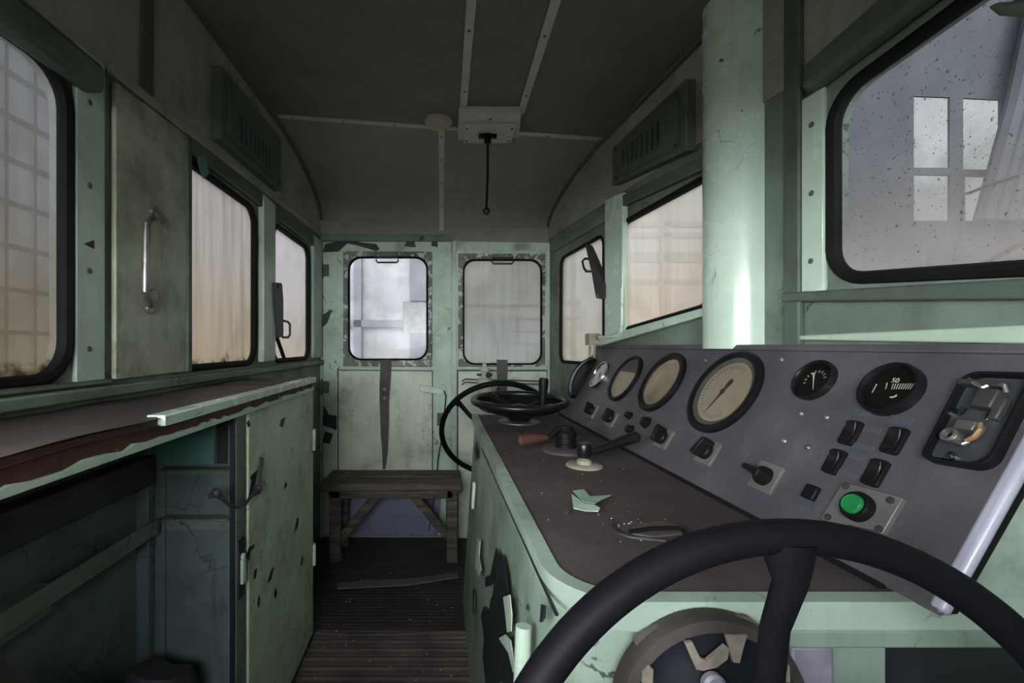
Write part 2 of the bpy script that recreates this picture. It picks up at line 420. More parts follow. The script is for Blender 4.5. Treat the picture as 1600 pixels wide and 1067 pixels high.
def ribbon(pts, wid, th, side):
    """flat bar following points; side = direction across"""
    side = V(side).normalized() * wid / 2; mbx = MB(); k = len(pts); vs = []
    for i, p in enumerate(pts):
        t = (pts[min(i + 1, k - 1)] - pts[max(i - 1, 0)]).normalized(); nn = t.cross(side).normalized() * th / 2
        vs += [p - side - nn, p + side - nn, p + side + nn, p - side + nn]
    fs = [(0, 1, 2, 3), tuple(4 * (k - 1) + j for j in (3, 2, 1, 0))]
    for i in range(k - 1):
        for j in range(4):
            j2 = (j + 1) % 4; fs.append((4 * i + j, 4 * i + 4 + j, 4 * i + 4 + j2, 4 * i + j2))
    return mbx.add(vs, fs)
def strip_with_screws(pts, wid, side, label, mat='strip', every=.32):
    tn[0] += 1
    o = struct(obj('trim_%d' % tn[0], ribbon(pts, wid, .006, side), M[mat]), label)
    acc = .06
    for a, b in zip(pts, pts[1:]):
        d = (b - a).length; q = acc
        nrm = (b - a).normalized().cross(V(side).normalized())
        if nrm.z > 0 or abs(nrm.z) < .2 and nrm.y > 0: nrm = -nrm
        while q < d:
            obj('screw', MB().lathe(a + (b - a) * (q / d) + nrm * .002, nrm, [(.0045, 0), (.0045, .0025), (.0005, .0035)], 8), M['iron'], o); q += every
        acc = q - d
    return o
strip_with_screws(along_ceiling(lambda y: .085 + (y - 1.8) * .008, [0, .5, 1, 1.45, 1.80], -.003), .027, (1, 0, 0), 'left of two pale screwed ceiling strips')
strip_with_screws(along_ceiling(lambda y: .311 + (y - 1.8) * .015, [0, .5, 1, 1.45, 1.79], -.003), .027, (1, 0, 0), 'right of two pale screwed ceiling strips')
strip_with_screws([V((x, 1.955 - .0 * x, ceil_z(x, 1.95) - .003)) for x in (-.70, -.4, -.1, .3, .6, .70)], .024, (0, 1, 0), 'pale strip crossing the ceiling where it starts to curve', every=.22)
strip_with_screws(along_ceiling(lambda y: .0, [1.97 + .75 * (i / 16) for i in range(16)], -.003) + [V((0, 2.722, H + .69))], .026, (1, 0, 0), 'pale strip running down the curved ceiling end', every=.2)
# left wall: upper cladding, ledge strip, posts, sills
clad = [(-.5, .60), (.985, .598), (1.28, .606), (1.99, .640), (2.70, .668), (2.72, ZT), (-.5, ZT)]
tn[0] += 1; struct(plate('trim_%d' % tn[0], L, clad, [], .004, .004, M['clad']), 'grey-beige upper cladding of the left wall')
tn[0] += 1; struct(plate('trim_%d' % tn[0], L, [(.985, .588), (1.28, .594), (1.99, .622), (2.71, .652), (2.71, .672), (1.99, .646), (1.28, .618), (.985, .612)], [], .016, .016, M['clad'], None, .003), 'ledge strip over the left windows')
tn[0] += 1; struct(pp('trim_%d' % tn[0], L, [(222, 158), (240, 160), (241, -20), (224, -20)], .012, .010, M['strip_dark'], None, 0, .002), 'dark upright cover strip on the left cladding')
tn[0] += 1; struct(plate('trim_%d' % tn[0], L, rect(.896, .970, -.075, .60), [], .010, .010, M['mint'], None, .004), 'rounded mint post beside the nearest left window')
tn[0] += 1; struct(plate('trim_%d' % tn[0], L, rect(1.80, 1.925, -.066, .60), [], .026, .026, M['mint'], None, .006), 'mint post between the two far left windows')
tn[0] += 1; struct(plate('trim_%d' % tn[0], L, rect(2.53, 2.70, -.068, .62), [], .018, .018, M['mint'], None, .004), 'mint corner post by the far left window')
tn[0] += 1; struct(plate('trim_%d' % tn[0], L, rect(.0, .925, .508, .566), [], .048, .048, M['mint_dull'], None, .012), 'dark green rail above the nearest left window')
tn[0] += 1; struct(plate('trim_%d' % tn[0], L, [(1.28, .548), (2.52, .552), (2.52, .615), (1.28, .592)], [], .020, .020, M['mint_dull'], None, .004), 'dark green rail above the two far left windows')
tn[0] += 1; struct(plate('trim_%d' % tn[0], L, rect(.0, 2.70, -.108, -.085), [], .030, .030, M['mint_dirty'], None, .004), 'grimy sill rail under the left windows')
tn[0] += 1; struct(plate('trim_%d' % tn[0], L, rect(.0, .985, -.082, -.071), [], .016, .016, M['mint_dirty'], None, .003))
# right wall
tn[0] += 1; struct(plate('trim_%d' % tn[0], R, [r2(FY, .64), r2(.9, .575), r2(-.4, .66), r2(-.4, ZT), r2(FY, ZT)], [], .004, .004, M['clad']), 'brownish upper cladding of the right wall')
tn[0] += 1; struct(pp('trim_%d' % tn[0], R, [(945, 535), (972, 530), (972, 300), (945, 310)], .024, .024, M['mint_gloss'], None, 0, .006), 'mint post between the two far right windows')
tn[0] += 1; struct(plate('trim_%d' % tn[0], R, [r2(.975, .11), r2(.926, .11), r2(.926, .53), r2(.975, .53)], [], .012, .012, M['mint_gloss'], None, .010), 'bright mint post between the round column and the big right window')
tn[0] += 1; struct(plate('trim_%d' % tn[0], R, [r2(.945, .522), r2(.3, .60), r2(.3, .675), r2(.945, .572)], [], .045, .045, M['mint_dull'], None, .012), 'dark green rail over the big right window')
tn[0] += 1; struct(plate('trim_%d' % tn[0], R, [r2(1.02, .098), r2(.3, .035), r2(.3, .07), r2(1.02, .118)], [], .022, .022, M['mint_dull'], None, .004), 'sill rail under the big right window')
tn[0] += 1; struct(plate('trim_%d' % tn[0], R, [r2(.99, .012), r2(.3, -.006), r2(.3, .034), r2(.99, .022)], [], .014, .014, M['mint'], None, .003), 'pale strip along the back of the instrument panel')
tn[0] += 1; struct(pp('trim_%d' % tn[0], R, [(936, 541), (1110, 490), (1110, 477), (936, 527)], .028, .028, M['mint'], None, 0, .004), 'slanting sill bar under the second right window')
tn[0] += 1; struct(pp('trim_%d' % tn[0], R, [(862, 395), (945, 345), (945, 330), (862, 382)], .014, .014, M['mint_dirty'], None, 0, .003), 'rail above the far right window')
tn[0] += 1; struct(pp('trim_%d' % tn[0], R, [(945, 335), (1110, 258), (1110, 236), (945, 318)], .022, .022, M['mint_dull'], None, 0, .004), 'rail above the second right window')
# far wall frame members
tn[0] += 1; struct(pp('trim_%d' % tn[0], FW, [(498, 374), (862, 379), (862, 325), (498, 325)], .004, .004, M['ceil_lightened']), 'grey panel over the far door and drop window')
tn[0] += 1; struct(pp('trim_%d' % tn[0], FW, [(501, 376), (711, 377), (711, 366), (501, 365)], .012, .012, M['mint_dirty'], None, 0, .003), 'lintel strip over the far door')
tn[0] += 1; struct(pp('trim_%d' % tn[0], FW, [(707, 845), (713, 845), (713, 376), (707, 376)], .016, .016, M['mint'], None, 0, .003), 'door jamb beside the drop window')
tn[0] += 1; struct(pp('trim_%d' % tn[0], FW, [(855, 700), (861, 700), (861, 380), (855, 380)], .014, .014, M['mint'], None, 0, .003))

for nm, pl_, off_, pts_ in (('near left', L, .010, ((140, 160), (140, 290), (139, 423), (139, 545))), ('near right', R, .012, ((1268, 195), (1268, 302), (1267, 408)))):
    po = [o for o in COL.objects if o.get('label', '').startswith('rounded mint post beside' if nm == 'near left' else 'bright mint post')][0]
    for px in pts_: obj('screw', MB().lathe(pl_.hit(*px, off_), pl_.n, [(.006, -.001), (.006, .001), (.0035, .0022), (.0005, .0012)], 14), M['mint_dull'], po)
# round column (pipe) rising from the panel to the roof
cx, cy, cr = .786, 1.183, .094
mb = MB().cyl((cx, cy, 1.142), (0, 0, 1), cr, 1.0, 64)
col = struct(tag(obj('pillar', mb, M['mint_gloss'])), 'thick round mint column between two right windows')
mb = MB()
a = V((rx_at(1.05) - .012, 1.05, 1.145)); mb.box((.772, .998, 1.64), (.014, .044, .99))
obj('side_flange', mb, M['mint_dull'], col, .004)

# ---- windows: glass and rubber
def window(n, pl, hole, mat, label, gw=.012, proud=.004):
    pts = [pl.w(a, b, 0) for a, b in hole]
    c = sum(pts, V((0, 0, 0))) / len(pts); c.z = min(p.z for p in pts)
    w = struct(empty('window_%d' % n, c), label)
    plate('glass_pane', pl, hole, [], -.016, .004, mat, w)
    obj('rubber_gasket', MB().tube([pl.w(a, b, -.003) for a, b in hole], gw, True, 8, ref=pl.n), M['rubber'], w)
    return w
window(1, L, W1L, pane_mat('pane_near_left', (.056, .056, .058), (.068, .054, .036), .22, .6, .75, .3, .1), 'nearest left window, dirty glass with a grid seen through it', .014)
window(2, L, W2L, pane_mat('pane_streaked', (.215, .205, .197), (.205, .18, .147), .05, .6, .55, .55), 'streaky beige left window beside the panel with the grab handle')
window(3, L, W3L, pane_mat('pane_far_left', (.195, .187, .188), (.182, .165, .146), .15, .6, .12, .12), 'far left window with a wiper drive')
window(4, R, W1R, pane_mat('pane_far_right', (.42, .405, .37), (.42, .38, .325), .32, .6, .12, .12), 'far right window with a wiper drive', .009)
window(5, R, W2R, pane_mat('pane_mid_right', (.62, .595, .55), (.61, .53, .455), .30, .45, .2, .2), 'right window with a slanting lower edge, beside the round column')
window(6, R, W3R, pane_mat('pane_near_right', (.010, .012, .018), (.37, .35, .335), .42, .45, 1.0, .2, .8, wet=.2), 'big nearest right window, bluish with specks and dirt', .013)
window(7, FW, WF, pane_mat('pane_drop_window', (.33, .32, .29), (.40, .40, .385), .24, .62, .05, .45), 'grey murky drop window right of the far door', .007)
_cl = pane_mat('pane_clear', (.6, .6, .6), (.5, .47, .42), .92, .6, .0, .1)
window(8, NB, WN, _cl, None)  # unseen window, added and sized to let light in from behind
window(9, L, W9L, _cl, None)  # unseen window added to throw light onto the right side

w2_ = [o for o in COL.objects if o.name == 'window_2'][0]
pp('paint_flap', L, [(309, 244), (320, 243), (324, 258), (327, 272), (318, 279), (312, 262)], .024, .002, M['teal_deep'], w2_)
# drop window frame, catch
w7 = [o for o in COL.objects if o.name == 'window_7'][0]
def frame_ring(px_out, hole, off, th, mat, parent, name, grow=.012):
    c = (sum(p[0] for p in hole) / len(hole), sum(p[1] for p in hole) / len(hole))
    inner = [(a + (grow if a > c[0] else -grow), b + (grow if b > c[1] else -grow)) for a, b in hole]
    return plate(name, FW, [FW.h2(x, y, off) for x, y in px_out], [inner], off, th, mat, parent, .003)
M['worn_frame'] = paint('worn_frame_metal', (.20, .20, .17), .5, .35, dirt=((.03, .028, .022), 1.1), streak=.5, chip=((.50, .50, .44), .20, 22))
frame_ring([(716, 573), (852, 573), (852, 396), (716, 396)], WF, .016, .016, M['worn_frame'], w7, 'window_frame', .004)
frame_ring([(712, 577), (856, 577), (856, 391), (712, 391)], [FQ(717, 572), FQ(851, 572), FQ(851, 397), FQ(717, 397)], .010, .010, M['mint'], w7, 'outer_frame', .0)
def catch(parent, x0, x1, y0, y1, off):
    a, b, c_, d = (FW.hit(x, y, off) for x, y in ((x0, y0), (x0, y1), (x1, y1), (x1, y0)))
    return obj('window_catch', MB().tube([a, a + (b - a) * .7, b + (c_ - b) * .06, b + (c_ - b) * .94, d + (c_ - d) * .7, d], .0055, True, 8), M['iron'], parent)
catch(w7, 769, 802, 403, 412, .022)
pp('panel_shade_line', FW, [(714, 845), (856, 845), (856, 578), (714, 578)], .004, .006, M['patch'], w7)  # dark sheet drawing the shade line around the panel
p_ = pp('lower_panel', FW, [(716, 845), (854, 845), (854, 580), (716, 580)], .008, .010, M['pale'], w7, 0, .003)

# ---- the far door
d = struct(empty('door_1', FW.w(*FQ(604, 840), 0)), 'mint green far door with a white-lit window and worn paint')
WD = rpoly([FQ(545, 562), FQ(668, 562), FQ(668, 402), FQ(545, 402)], .075)
plate('door_leaf', FW, [FQ(503, 841), FQ(706, 841), FQ(706, 374), FQ(503, 374)], [WD], -.004, .032, M['mint'], d, .004)
plate('glass_pane', FW, WD, [], -.016, .004, pane_mat('pane_door', (.20, .20, .205), (.19, .185, .17), .60, .62, .02, .06), d)
obj('rubber_gasket', MB().tube([FW.w(a, b, 0.0) for a, b in WD], .008, True, 8, ref=FW.n), M['rubber'], d)
frame_ring([(536, 572), (675, 573), (675, 393), (536, 392)], WD, .012, .014, M['worn_frame'], d, 'window_frame', .004)
catch(d, 588, 622, 402, 410, .022)
pp('panel_shade_line', FW, [(527.5, 781), (676.5, 781), (676.5, 578.5), (527.5, 577.5)], .0008, .004, M['patch'], d)  # dark sheet standing for the shade line at the panel edges
plate('door_seam', FW, [FQ(502.5, 838), FQ(706.5, 838), FQ(706.5, 375.5), FQ(502.5, 375.5)], [[FQ(504.5, 837), FQ(704.7, 837), FQ(704.7, 377.5), FQ(504.5, 377.5)]], -.0015, .003, M['patch'], d)  # dark ring drawing the shade in the gap around the door
pp('lower_panel', FW, [(529, 780), (675, 780), (675, 580), (529, 579)], .004, .007, M['pale'], d, 0, .002)
k = pp('kick_plate', FW, [(540, 837), (684, 837), (690, 768), (545, 768)], .008, .006, M['plum'], d, 0, .002); k['label'] = 'violet grey kick plate at the foot of the door'
def hinge(y):
    mb = MB()
    a = FW.hit(503, y, .012); mb.cyl(a - V((0, 0, .04)), (0, 0, 1), .009, .08, 14).cyl(a - V((0, 0, .05)), (0, 0, 1), .006, .10, 10)
    mb.box(a + V((.02, .004, 0)), (.04, .006, .07)); obj('hinge', mb, M['mint_dull'], d, .002)
hinge(422); hinge(605)
h = obj('door_handle', MB().prism([FW.hit(x, y, .026) for x, y in ((655, 600), (693, 607), (694, 617), (656, 611))], FW.n * .018), M['mint_gloss'], d, .004)
obj('handle_boss', MB().cyl(FW.hit(691, 607, 0), FW.n, .022, .03, 20), M['mint'], h)
obj('lock_plate', MB().obox(FW, FQ(683, 665)[0], FQ(693, 650)[0], FQ(683, 665)[1], FQ(693, 645)[1], 0, .006).ball(FW.hit(688, 655, .007), .008), M['mint_dull'], d, .002)
for px in ([(504, 394), (508, 381), (541, 374), (566, 379), (588, 381), (593, 389), (584, 395), (562, 390), (543, 383), (528, 393)],
           [(503, 512), (504, 492), (516, 484), (521, 487), (518, 503), (511, 505)],
           [(504, 664), (506, 634), (514, 648), (526, 650), (526, 672), (514, 668)],
           [(504, 690), (508, 674), (520, 678), (515, 694)],
           [(632, 384), (634, 378), (647, 376), (650, 386), (641, 386)], [(674, 384), (675, 377), (684, 378), (684, 386)]):
    pp('peeled_patch', FW, px, .0015, .003, M['patch'], d)
for px in ([(528, 394), (543, 380), (560, 384), (590, 393), (586, 397), (560, 396), (545, 390)], [(511, 506), (518, 487), (523, 490), (520, 505)], [(676, 480), (690, 474), (702, 490), (698, 520), (690, 528), (680, 512)]):
    pp('paint_flap', FW, px, .010, .002, M['flake'], d)

# ---- outside: the hall in which the engine stands
OUT = {}
def flat(name, col, rough=.8):
    return plain(name, col, rough, var=.08, scale=1.5)
M['hall_pale'] = flat('hall_pale_sheet', (.15, .15, .157)); M['hall_blue'] = flat('hall_blue_grey_wall', (.0055, .0065, .0095))
M['hall_bar'] = flat('hall_steel_bar', (.05, .05, .05)); M['hall_floor'] = flat('hall_concrete', (.16, .15, .14)); M['hall_dark'] = flat('hall_dark_green', (.05, .06, .055))
struct(obj('ground', MB().box((0, 4, -1.25), (40, 40, .1)), M['hall_floor']))
mb = MB()
for y in [1.2 + .17 * i for i in range(18)]: mb.box((-2.3, y, 1.7), (.03, .022, 3.4))
for z in [.3 + .23 * i for i in range(14)]: mb.box((-2.3, 2.7, z), (.028, 3.1, .024))
tag(obj('exterior_window_lattice', mb, M['hall_bar']), 'glazing bars of the hall outside the nearest left window', None, None, 'structure')
mb = MB().add(*[[V((x, 5.2, z)) for x, z in ((-3.0, -1.2), (1.2, -1.2), (1.2, 4.2), (-3.0, 4.2))], [(0, 1, 2, 3)]])
QF = Plane((0, 5.2, H), (1, 0, 0), (0, -1, 0))
struct(plate('exterior_hall_sheet', QF, rect(-3.0, .55, -2.4, 3.2), [[QF.h2(x, y) for x, y in ((630, 519), (676, 519), (676, 472), (630, 472))]], 0, .04, M['hall_pale']))
mb = MB()
for x0, x1, y0, y1 in ((553, 565, 660, 300), (640, 672, 470, 300), (640, 672, 660, 520), (520, 630, 511, 500)):
    a, b = QF.h2(x0, y0, .05); c_, e = QF.h2(x1, y1, .05); mb.obox(QF, a, c_, b, e, .01, .07)
struct(obj('exterior_hall_posts', mb, flat('hall_post_grey', (.065, .067, .082))))
# right hand side: another vehicle and bars beyond the far right windows, a dark hall wall with a bright two-light window further round
QR = Plane((0, 4.4, H), (1, 0, 0), (0, -1, 0))
def q(px, py): return QR.h2(px, py)
struct(plate('exterior_hall_wall', QR, [q(1255, 900), q(2300, 900), q(2300, -800), q(1255, -800)],
      [[q(1428, 262), q(1484, 262), q(1484, 152), q(1428, 150)], [q(1505, 264), q(1563, 266), q(1563, 156), q(1505, 153)],
       [q(1428, 345), q(1484, 345), q(1484, 274), q(1428, 273)], [q(1508, 345), q(1560, 345), q(1560, 277), q(1508, 275)]], 0, .02, M['hall_blue']))
mb = MB()
for k in range(9): 
    x = 4.95 + k * .10; mb.tube([V((x + .75, 4.25, 5.0)), V((x + .36 + .02 * (k % 3), 4.2 + .03 * (k % 2), 3.4)), V((x + .08, 4.22, 2.3))], .075, n=8)
struct(obj('exterior_blue_sheeting', mb, flat('blue_tarpaulin', (.0012, .0026, .007))))
QS = Plane((0, 4.4, H), (1, 0, 0), (0, -1, 0))
mb = MB()
for (x0, y0, x1, y1) in ((975, 355, 1100, 348), (975, 372, 1100, 365), (975, 445, 1100, 438), (975, 410, 1100, 395), (1033, 520, 1046, 240), (880, 476, 905, 470), (880, 500, 905, 495), (720, 480, 855, 476), (800, 500, 850, 497), (800, 520, 850, 517), (800, 540, 850, 537)):
    a, b = QS.h2(x0, y0); c_, e = QS.h2(x1, y1); mb.obox(QS, min(a, c_), max(a, c_), min(b, e), max(b, e), -.04, .04)
struct(obj('exterior_pipe_rack', mb, flat('hall_pipe_grey', (.035, .035, .033))))
mb = MB()
mb.obox(QS, QS.h2(905, 500)[0], QS.h2(925, 500)[0] + .0, -2.2, QS.h2(900, 330)[1], -.3, -.1)
a = QS.h2(718, 0)[0]; b = QS.h2(815, 0)[0]
mb.obox(QS, a, b, -2.2, QS.h2(800, 440)[1], -.5, -.2)
struct(obj('exterior_parked_wagon', mb, flat('wagon_green', (.13, .15, .14))))

# ================================================================== LEFT SIDE
t = thing('access_panel', 'olive stained sheet metal panel with a grab handle, between two left windows', 'wall panel', L.w(1.14, -.08, 0))
plate('sheet', L, [(.998, -.074), (1.278, -.074), (1.278, .590), (.998, .580)], [], .014, .012, M['olive'], t, .003)
obj('edge_strip', MB().obox(L, 1.270, 1.290, -.074, .590, .002, .022), M['mint_dull'], t, .003)
g0, g1 = L.hit(234, 340, .02), L.hit(229, 475, .02)
hd = obj('grab_handle', MB().tube([L.hit(239, 334, .02), L.hit(236, 342, .034), L.hit(229, 350, .046), L.hit(228, 400, .048), L.hit(227, 455, .046), L.hit(232, 468, .036), L.hit(235, 478, .02)], [.007, .008, .009, .009, .009, .008, .007], n=10), M['steel'], t)
obj('mounting_foot', MB().cyl(L.hit(238, 333, .014), L.n, .016, .010, 16).cyl(L.hit(236, 338, .014), L.n, .012, .02, 12), M['steel'], hd, .002)
obj('mounting_foot', MB().cyl(L.hit(233, 462, .014), L.n, .017, .012, 16).cyl(L.hit(230, 482, .014), L.n, .013, .010, 14), M['steel'], hd, .002)

# vents
def vent(name, label, pl, poly, slots, off, mat):
    c = pl.w(sum(a for a, b in poly) / 4, min(b for a, b in poly), 0)
    v = thing(name, label, 'vent', c, 'louvred vent boxes high on the side walls')
    holes = []
    plate('housing', pl, poly, [], off, off, mat, v, .004)
    ca = sum(a for a, b in poly) / 4; cb = sum(b for a, b in poly) / 4
    inn = [(ca + (a - ca) * .86, cb + (b - cb) * .80) for a, b in poly]
    plate('cover', pl, inn, slots, off + .006, .006, mat, v, .002)
    bk = [(ca + (a - ca) * .84, cb + (b - cb) * .78) for a, b in poly]
    plate('dark_backing', pl, bk, [], off + .0008, .0006, M['patch'], v)
    for a, b in inn:
        obj('screw', MB().lathe(pl.w(ca + (a - ca) * .96, cb + (b - cb) * .92, off + .006), pl.n, [(.006, 0), (.006, .003), (.001, .004)], 8), M['iron'], v)
    lip = [min(poly, key=lambda p: p[0] + p[1]), max(poly, key=lambda p: p[0] - p[1])]
    return v
poly = [(1.43, .648), (1.965, .664), (1.965, .892), (1.43, .882)]
slots = [rpoly(rect(1.552 + i * .036, 1.552 + i * .036 + .014, .700, .785), .005) for i in range(8)]
vent('wall_vent', 'dark green louvred vent box high on the left wall', L, poly, slots, .038, M['mint_dull'])
A = [RQ(956, 290, .035), RQ(1072, 235, .035), RQ(1072, 122, .035), RQ(957, 231, .035)]
def lerp2(s, tq):
    b = [A[0][i] + (A[1][i] - A[0][i]) * s for i in (0, 1)]; u_ = [A[3][i] + (A[2][i] - A[3][i]) * s for i in (0, 1)]
    return (b[0] + (u_[0] - b[0]) * tq, b[1] + (u_[1] - b[1]) * tq)
slots = [rpoly([lerp2(.20 + i * .07, .27), lerp2(.232 + i * .07, .27), lerp2(.232 + i * .07, .70), lerp2(.20 + i * .07, .70)], .005) for i in range(8)]
vent('wall_vent', 'green louvred vent box high on the right wall beside the round column', R, A, slots, .035, M['mint_dull'])

# counter
t = thing('workbench', 'long narrow counter under the left windows with a worn red-brown front edge', 'counter', (-.6, .7, .99))
CT = H - .121
mb = MB(); grid = []
for i in range(41):
    y = -.3 + i * 2.0 / 40; row = []
    for j in range(9):
        x = LX + .002 + (.25) * j / 8
        row.append(V((x, y, CT + .0016 * math.sin(y * 21 + j) + .0012 * math.sin(x * 60 + y * 9))))
    grid.append(row)
mb.sheet(grid).sheet([[p - V((0, 0, .012)) for p in r_] for r_ in grid])
mb.obox(CB, -.3, 1.7, -.133, -.1225, -.232, .006)
obj('counter_cover', mb, M['counter'], t)
obj('front_board', MB().obox(CB, -.3, 1.70, -.160, -.1235, .004, .012), M['rust'], t, .003)
# nibbled green lower edge
pts = []; y = -.3
random.seed(4)
while y < 1.70: pts.append((y, -.156 + random.uniform(-.004, .004))); y += random.uniform(.012, .04)
plate('lower_batten', CB, [(-.3, -.167)] + [(1.70, -.167)] + [(1.70, -.154)] + pts[::-1], [], .018, .016, M['mint'], t, .001)
obj('edge_trim', MB().obox(CB, .772, 1.705, -.137, -.119, .012, .026).obox(CB, .772, 1.705, -.1215, -.118, -.006, .026), M['mint_gloss'], t, .002)

# cabinet
t = thing('cabinet', 'pale green scratched metal cabinet at the far end of the left counter', 'cabinet', (-.6, 1.43, 0))
obj('body', MB().box((-.615, 1.4275, .49), (.21, .615, .98)), M['cab'], t, .004)
dr = obj('cabinet_door', MB().obox(CB, 1.158, 1.742, -1.10, -.170, -.012, .004), M['cab'], t, .004)
for z0 in (-.36, -.80):
    obj('hinge', MB().cyl(CB.w(1.744, z0 - .04, .004), (0, 0, 1), .009, .08, 12), M['pale'], dr)
st = obj('stile', MB().obox(CB, 1.095, 1.150, -1.12, -.166, -.02, 0), M['mint_dirty'], t, .003)
obj('latch_slot', MB().obox(CB, 1.108, 1.138, -.62, -.475, 0, .002), M['patch'], st)
obj('latch_bolt', MB().obox(CB, 1.113, 1.133, -.585, -.525, .002, .010).cyl(CB.w(1.123, -.52, .002), (1, 0, 0), .008, .008, 12), M['mint'], st, .002)
for px in ([(389, 775), (393, 752), (391, 745), (398, 738), (405, 732), (406, 714), (411, 714), (411, 728), (406, 738), (409, 752), (405, 763), (400, 775)],
           [(385, 872), (389, 855), (398, 850), (397, 857), (392, 860), (390, 876)], [(460, 832), (464, 810), (467, 808), (465, 824)], [(396, 905), (398, 890), (402, 888), (400, 903)], [(418, 912), (424, 890), (428, 886), (424, 905)],
           [(386, 660), (389, 656), (392, 664), (388, 668)], [(428, 930), (430, 918), (433, 925), (431, 936)], [(444, 760), (447, 752), (449, 757), (446, 764)], [(402, 945), (404, 930), (407, 934), (405, 950)], [(470, 880), (472, 868), (474, 872), (472, 884)], [(437, 665), (440, 655), (446, 652), (442, 668)]):
    pp('peeled_patch', CB, px, .0048, .0012, M['patch'], dr)
# open niche under the counter
t = thing('shelf_niche', 'open blue-green niche under the left counter with angle-iron shelf rails', 'shelf unit', (-.61, .7, 0))
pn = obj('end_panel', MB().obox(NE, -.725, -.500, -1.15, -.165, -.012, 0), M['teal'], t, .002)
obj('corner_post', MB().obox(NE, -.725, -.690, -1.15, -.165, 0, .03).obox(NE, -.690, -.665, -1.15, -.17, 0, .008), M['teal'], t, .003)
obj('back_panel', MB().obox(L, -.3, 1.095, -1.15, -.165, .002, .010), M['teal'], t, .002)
k = obj('upper_board', MB().obox(NE, -.69, -.545, -.285, -.165, .001, .010), M['teal_deep'], t, .002); k['label'] = 'bright teal board above the top rail'
obj('dark_gap', MB().obox(NE, -.543, -.505, -.285, -.165, .0005, .002), M['patch'], t)
obj('under_beam', MB().obox(L, -.3, 1.08, -.325, -.258, .010, .05), M['iron'], t, .004)
obj('dark_gap', MB().obox(NE, -.508, -.4965, -1.12, -.17, .002, .010), M['patch'], t)
for z0, z1 in ((-.312, -.291), (-.445, -.407)):
    obj('shelf_rail', MB().obox(NE, -.665, -.505, z1 - .004, z1, 0, .035).obox(NE, -.665, -.505, z0, z1, .001, .005), M['mint_dirty'], t, .002)
    if z1 < -.4: obj('shelf_rail', MB().obox(L, -.2, 1.08, z0, z0 + .004, .010, .060).obox(L, -.2, 1.08, z0, z1, .054, .060), M['mint_dirty'], t, .002)
obj('bracket', MB().obox(L, .52, .80, -.47, -.415, .010, .045), M['mint_dirty'], t, .006)
wire = [CB.hit(326, 776, -.01), CB.hit(338, 770, .004), CB.hit(348, 778, .012), CB.hit(358, 790, .016), CB.hit(372, 793, .018), CB.hit(384, 786, .018), CB.hit(394, 774, .016), CB.hit(402, 764, .014), CB.hit(405, 740, .014), CB.hit(410, 716, .012)]
o = tag(obj('wire_hook', MB().tube(wire, [.006, .009, .005, .0035, .0035, .0035, .005, .010, .006, .004], n=8).ball(wire[1], .011, 10).ball(wire[7], .013, 10), M['iron']), 'rusty bent wire hook hanging at the cabinet door edge', 'hook')
# bag and rubbish in the niche
def lump(name, c, size, mat, label, cat, seed, flat_top=.0):
    random.seed(seed); mb = MB(); n, k = 18, 12; rows = []
    ph = [random.uniform(0, 6) for _ in range(6)]
    for i in range(k + 1):
        tt = i / k; zz = tt; rr = (1 - abs(2 * tt - .9) ** 3 * .5) if tt < .95 else .25
        if flat_top: rr = .95 + .05 * math.sin(7 * tt) if tt < .93 else .80
        row = []
        for j in range(n + 1):
            a_ = 2 * PI * j / n; sq = 1 / max(abs(math.cos(a_)), abs(math.sin(a_))) ** .6
            wob = 1 + .08 * math.sin(3 * a_ + ph[0] + 4 * tt) + .06 * math.sin(5 * a_ + ph[1]) + .05 * math.sin(9 * tt + ph[2] + a_)
            row.append(V((c[0] + math.cos(a_) * rr * wob * sq * size[0] / 2, c[1] + math.sin(a_) * rr * wob * sq * size[1] / 2, c[2] + zz * size[2] * (1 + .06 * math.sin(a_ + ph[3])))))
        rows.append(row)
    mb.sheet(rows); mb.add([p for p in rows[-1][:-1]], [tuple(range(n))]).add([p for p in rows[0][:-1]], [tuple(range(n))[::-1]])
    return tag(obj(name, mb, mat, sharp=80), label, cat)
lump('cloth_bag', (-.60, .97, .0), (.12, .14, .46), M['bag'], 'dark cloth bag standing on the floor in front of the niche end', 'bag', 3, 1)
lump('rag_bundle', (-.62, .66, .0), (.17, .20, .66), M['leather'], 'brown crumpled bundle at the near end of the niche', 'rag', 8)

# ================================================================== WIPERS
def wiper(label, pl, piv, body, loop, blade, off):
    t = thing('wiper_drive', label, 'wiper', pl.hit(*piv, 0), 'windscreen wiper drives')
    obj('pivot', MB().cyl(pl.hit(*piv, 0), pl.n, .013, off + .02, 16), M['steel'], t, .002)
    pts = [pl.h2(x, y, off + .02) for x, y in body]
    plate('motor_arm', pl, rpoly(pts, .012, 4), [], off + .02, .022, M['iron'], t, .004)
    lp = [pl.hit(x, y, off + .012) for x, y in loop]
    obj('hand_loop', MB().tube(lp, .0055, False, 8), M['iron'], t)
    b = [pl.hit(x, y, off - .02) for x, y in blade]
    obj('blade_arm', MB().tube(b, .009, n=8), M['rubber'], t)
wiper('dark wiper drive with loop handle in the far left window', L, (423, 447), [(427, 441), (441, 442), (443, 470), (443, 526), (434, 528), (428, 470)], [(443, 501), (450, 503), (453, 507), (453, 523), (450, 527), (442, 527)], [(424, 500), (430, 520), (437, 540), (446, 566)], .012)
wiper('dark wiper drive with loop handle in the far right window', R, (945, 462), [(944, 444), (944, 468), (931, 466), (925, 430), (917, 395), (914, 381), (919, 384), (927, 402)], [(922, 405), (914, 404), (910, 408), (912, 418), (916, 424), (923, 424)], [(914, 378), (928, 402), (944, 432)], .012)
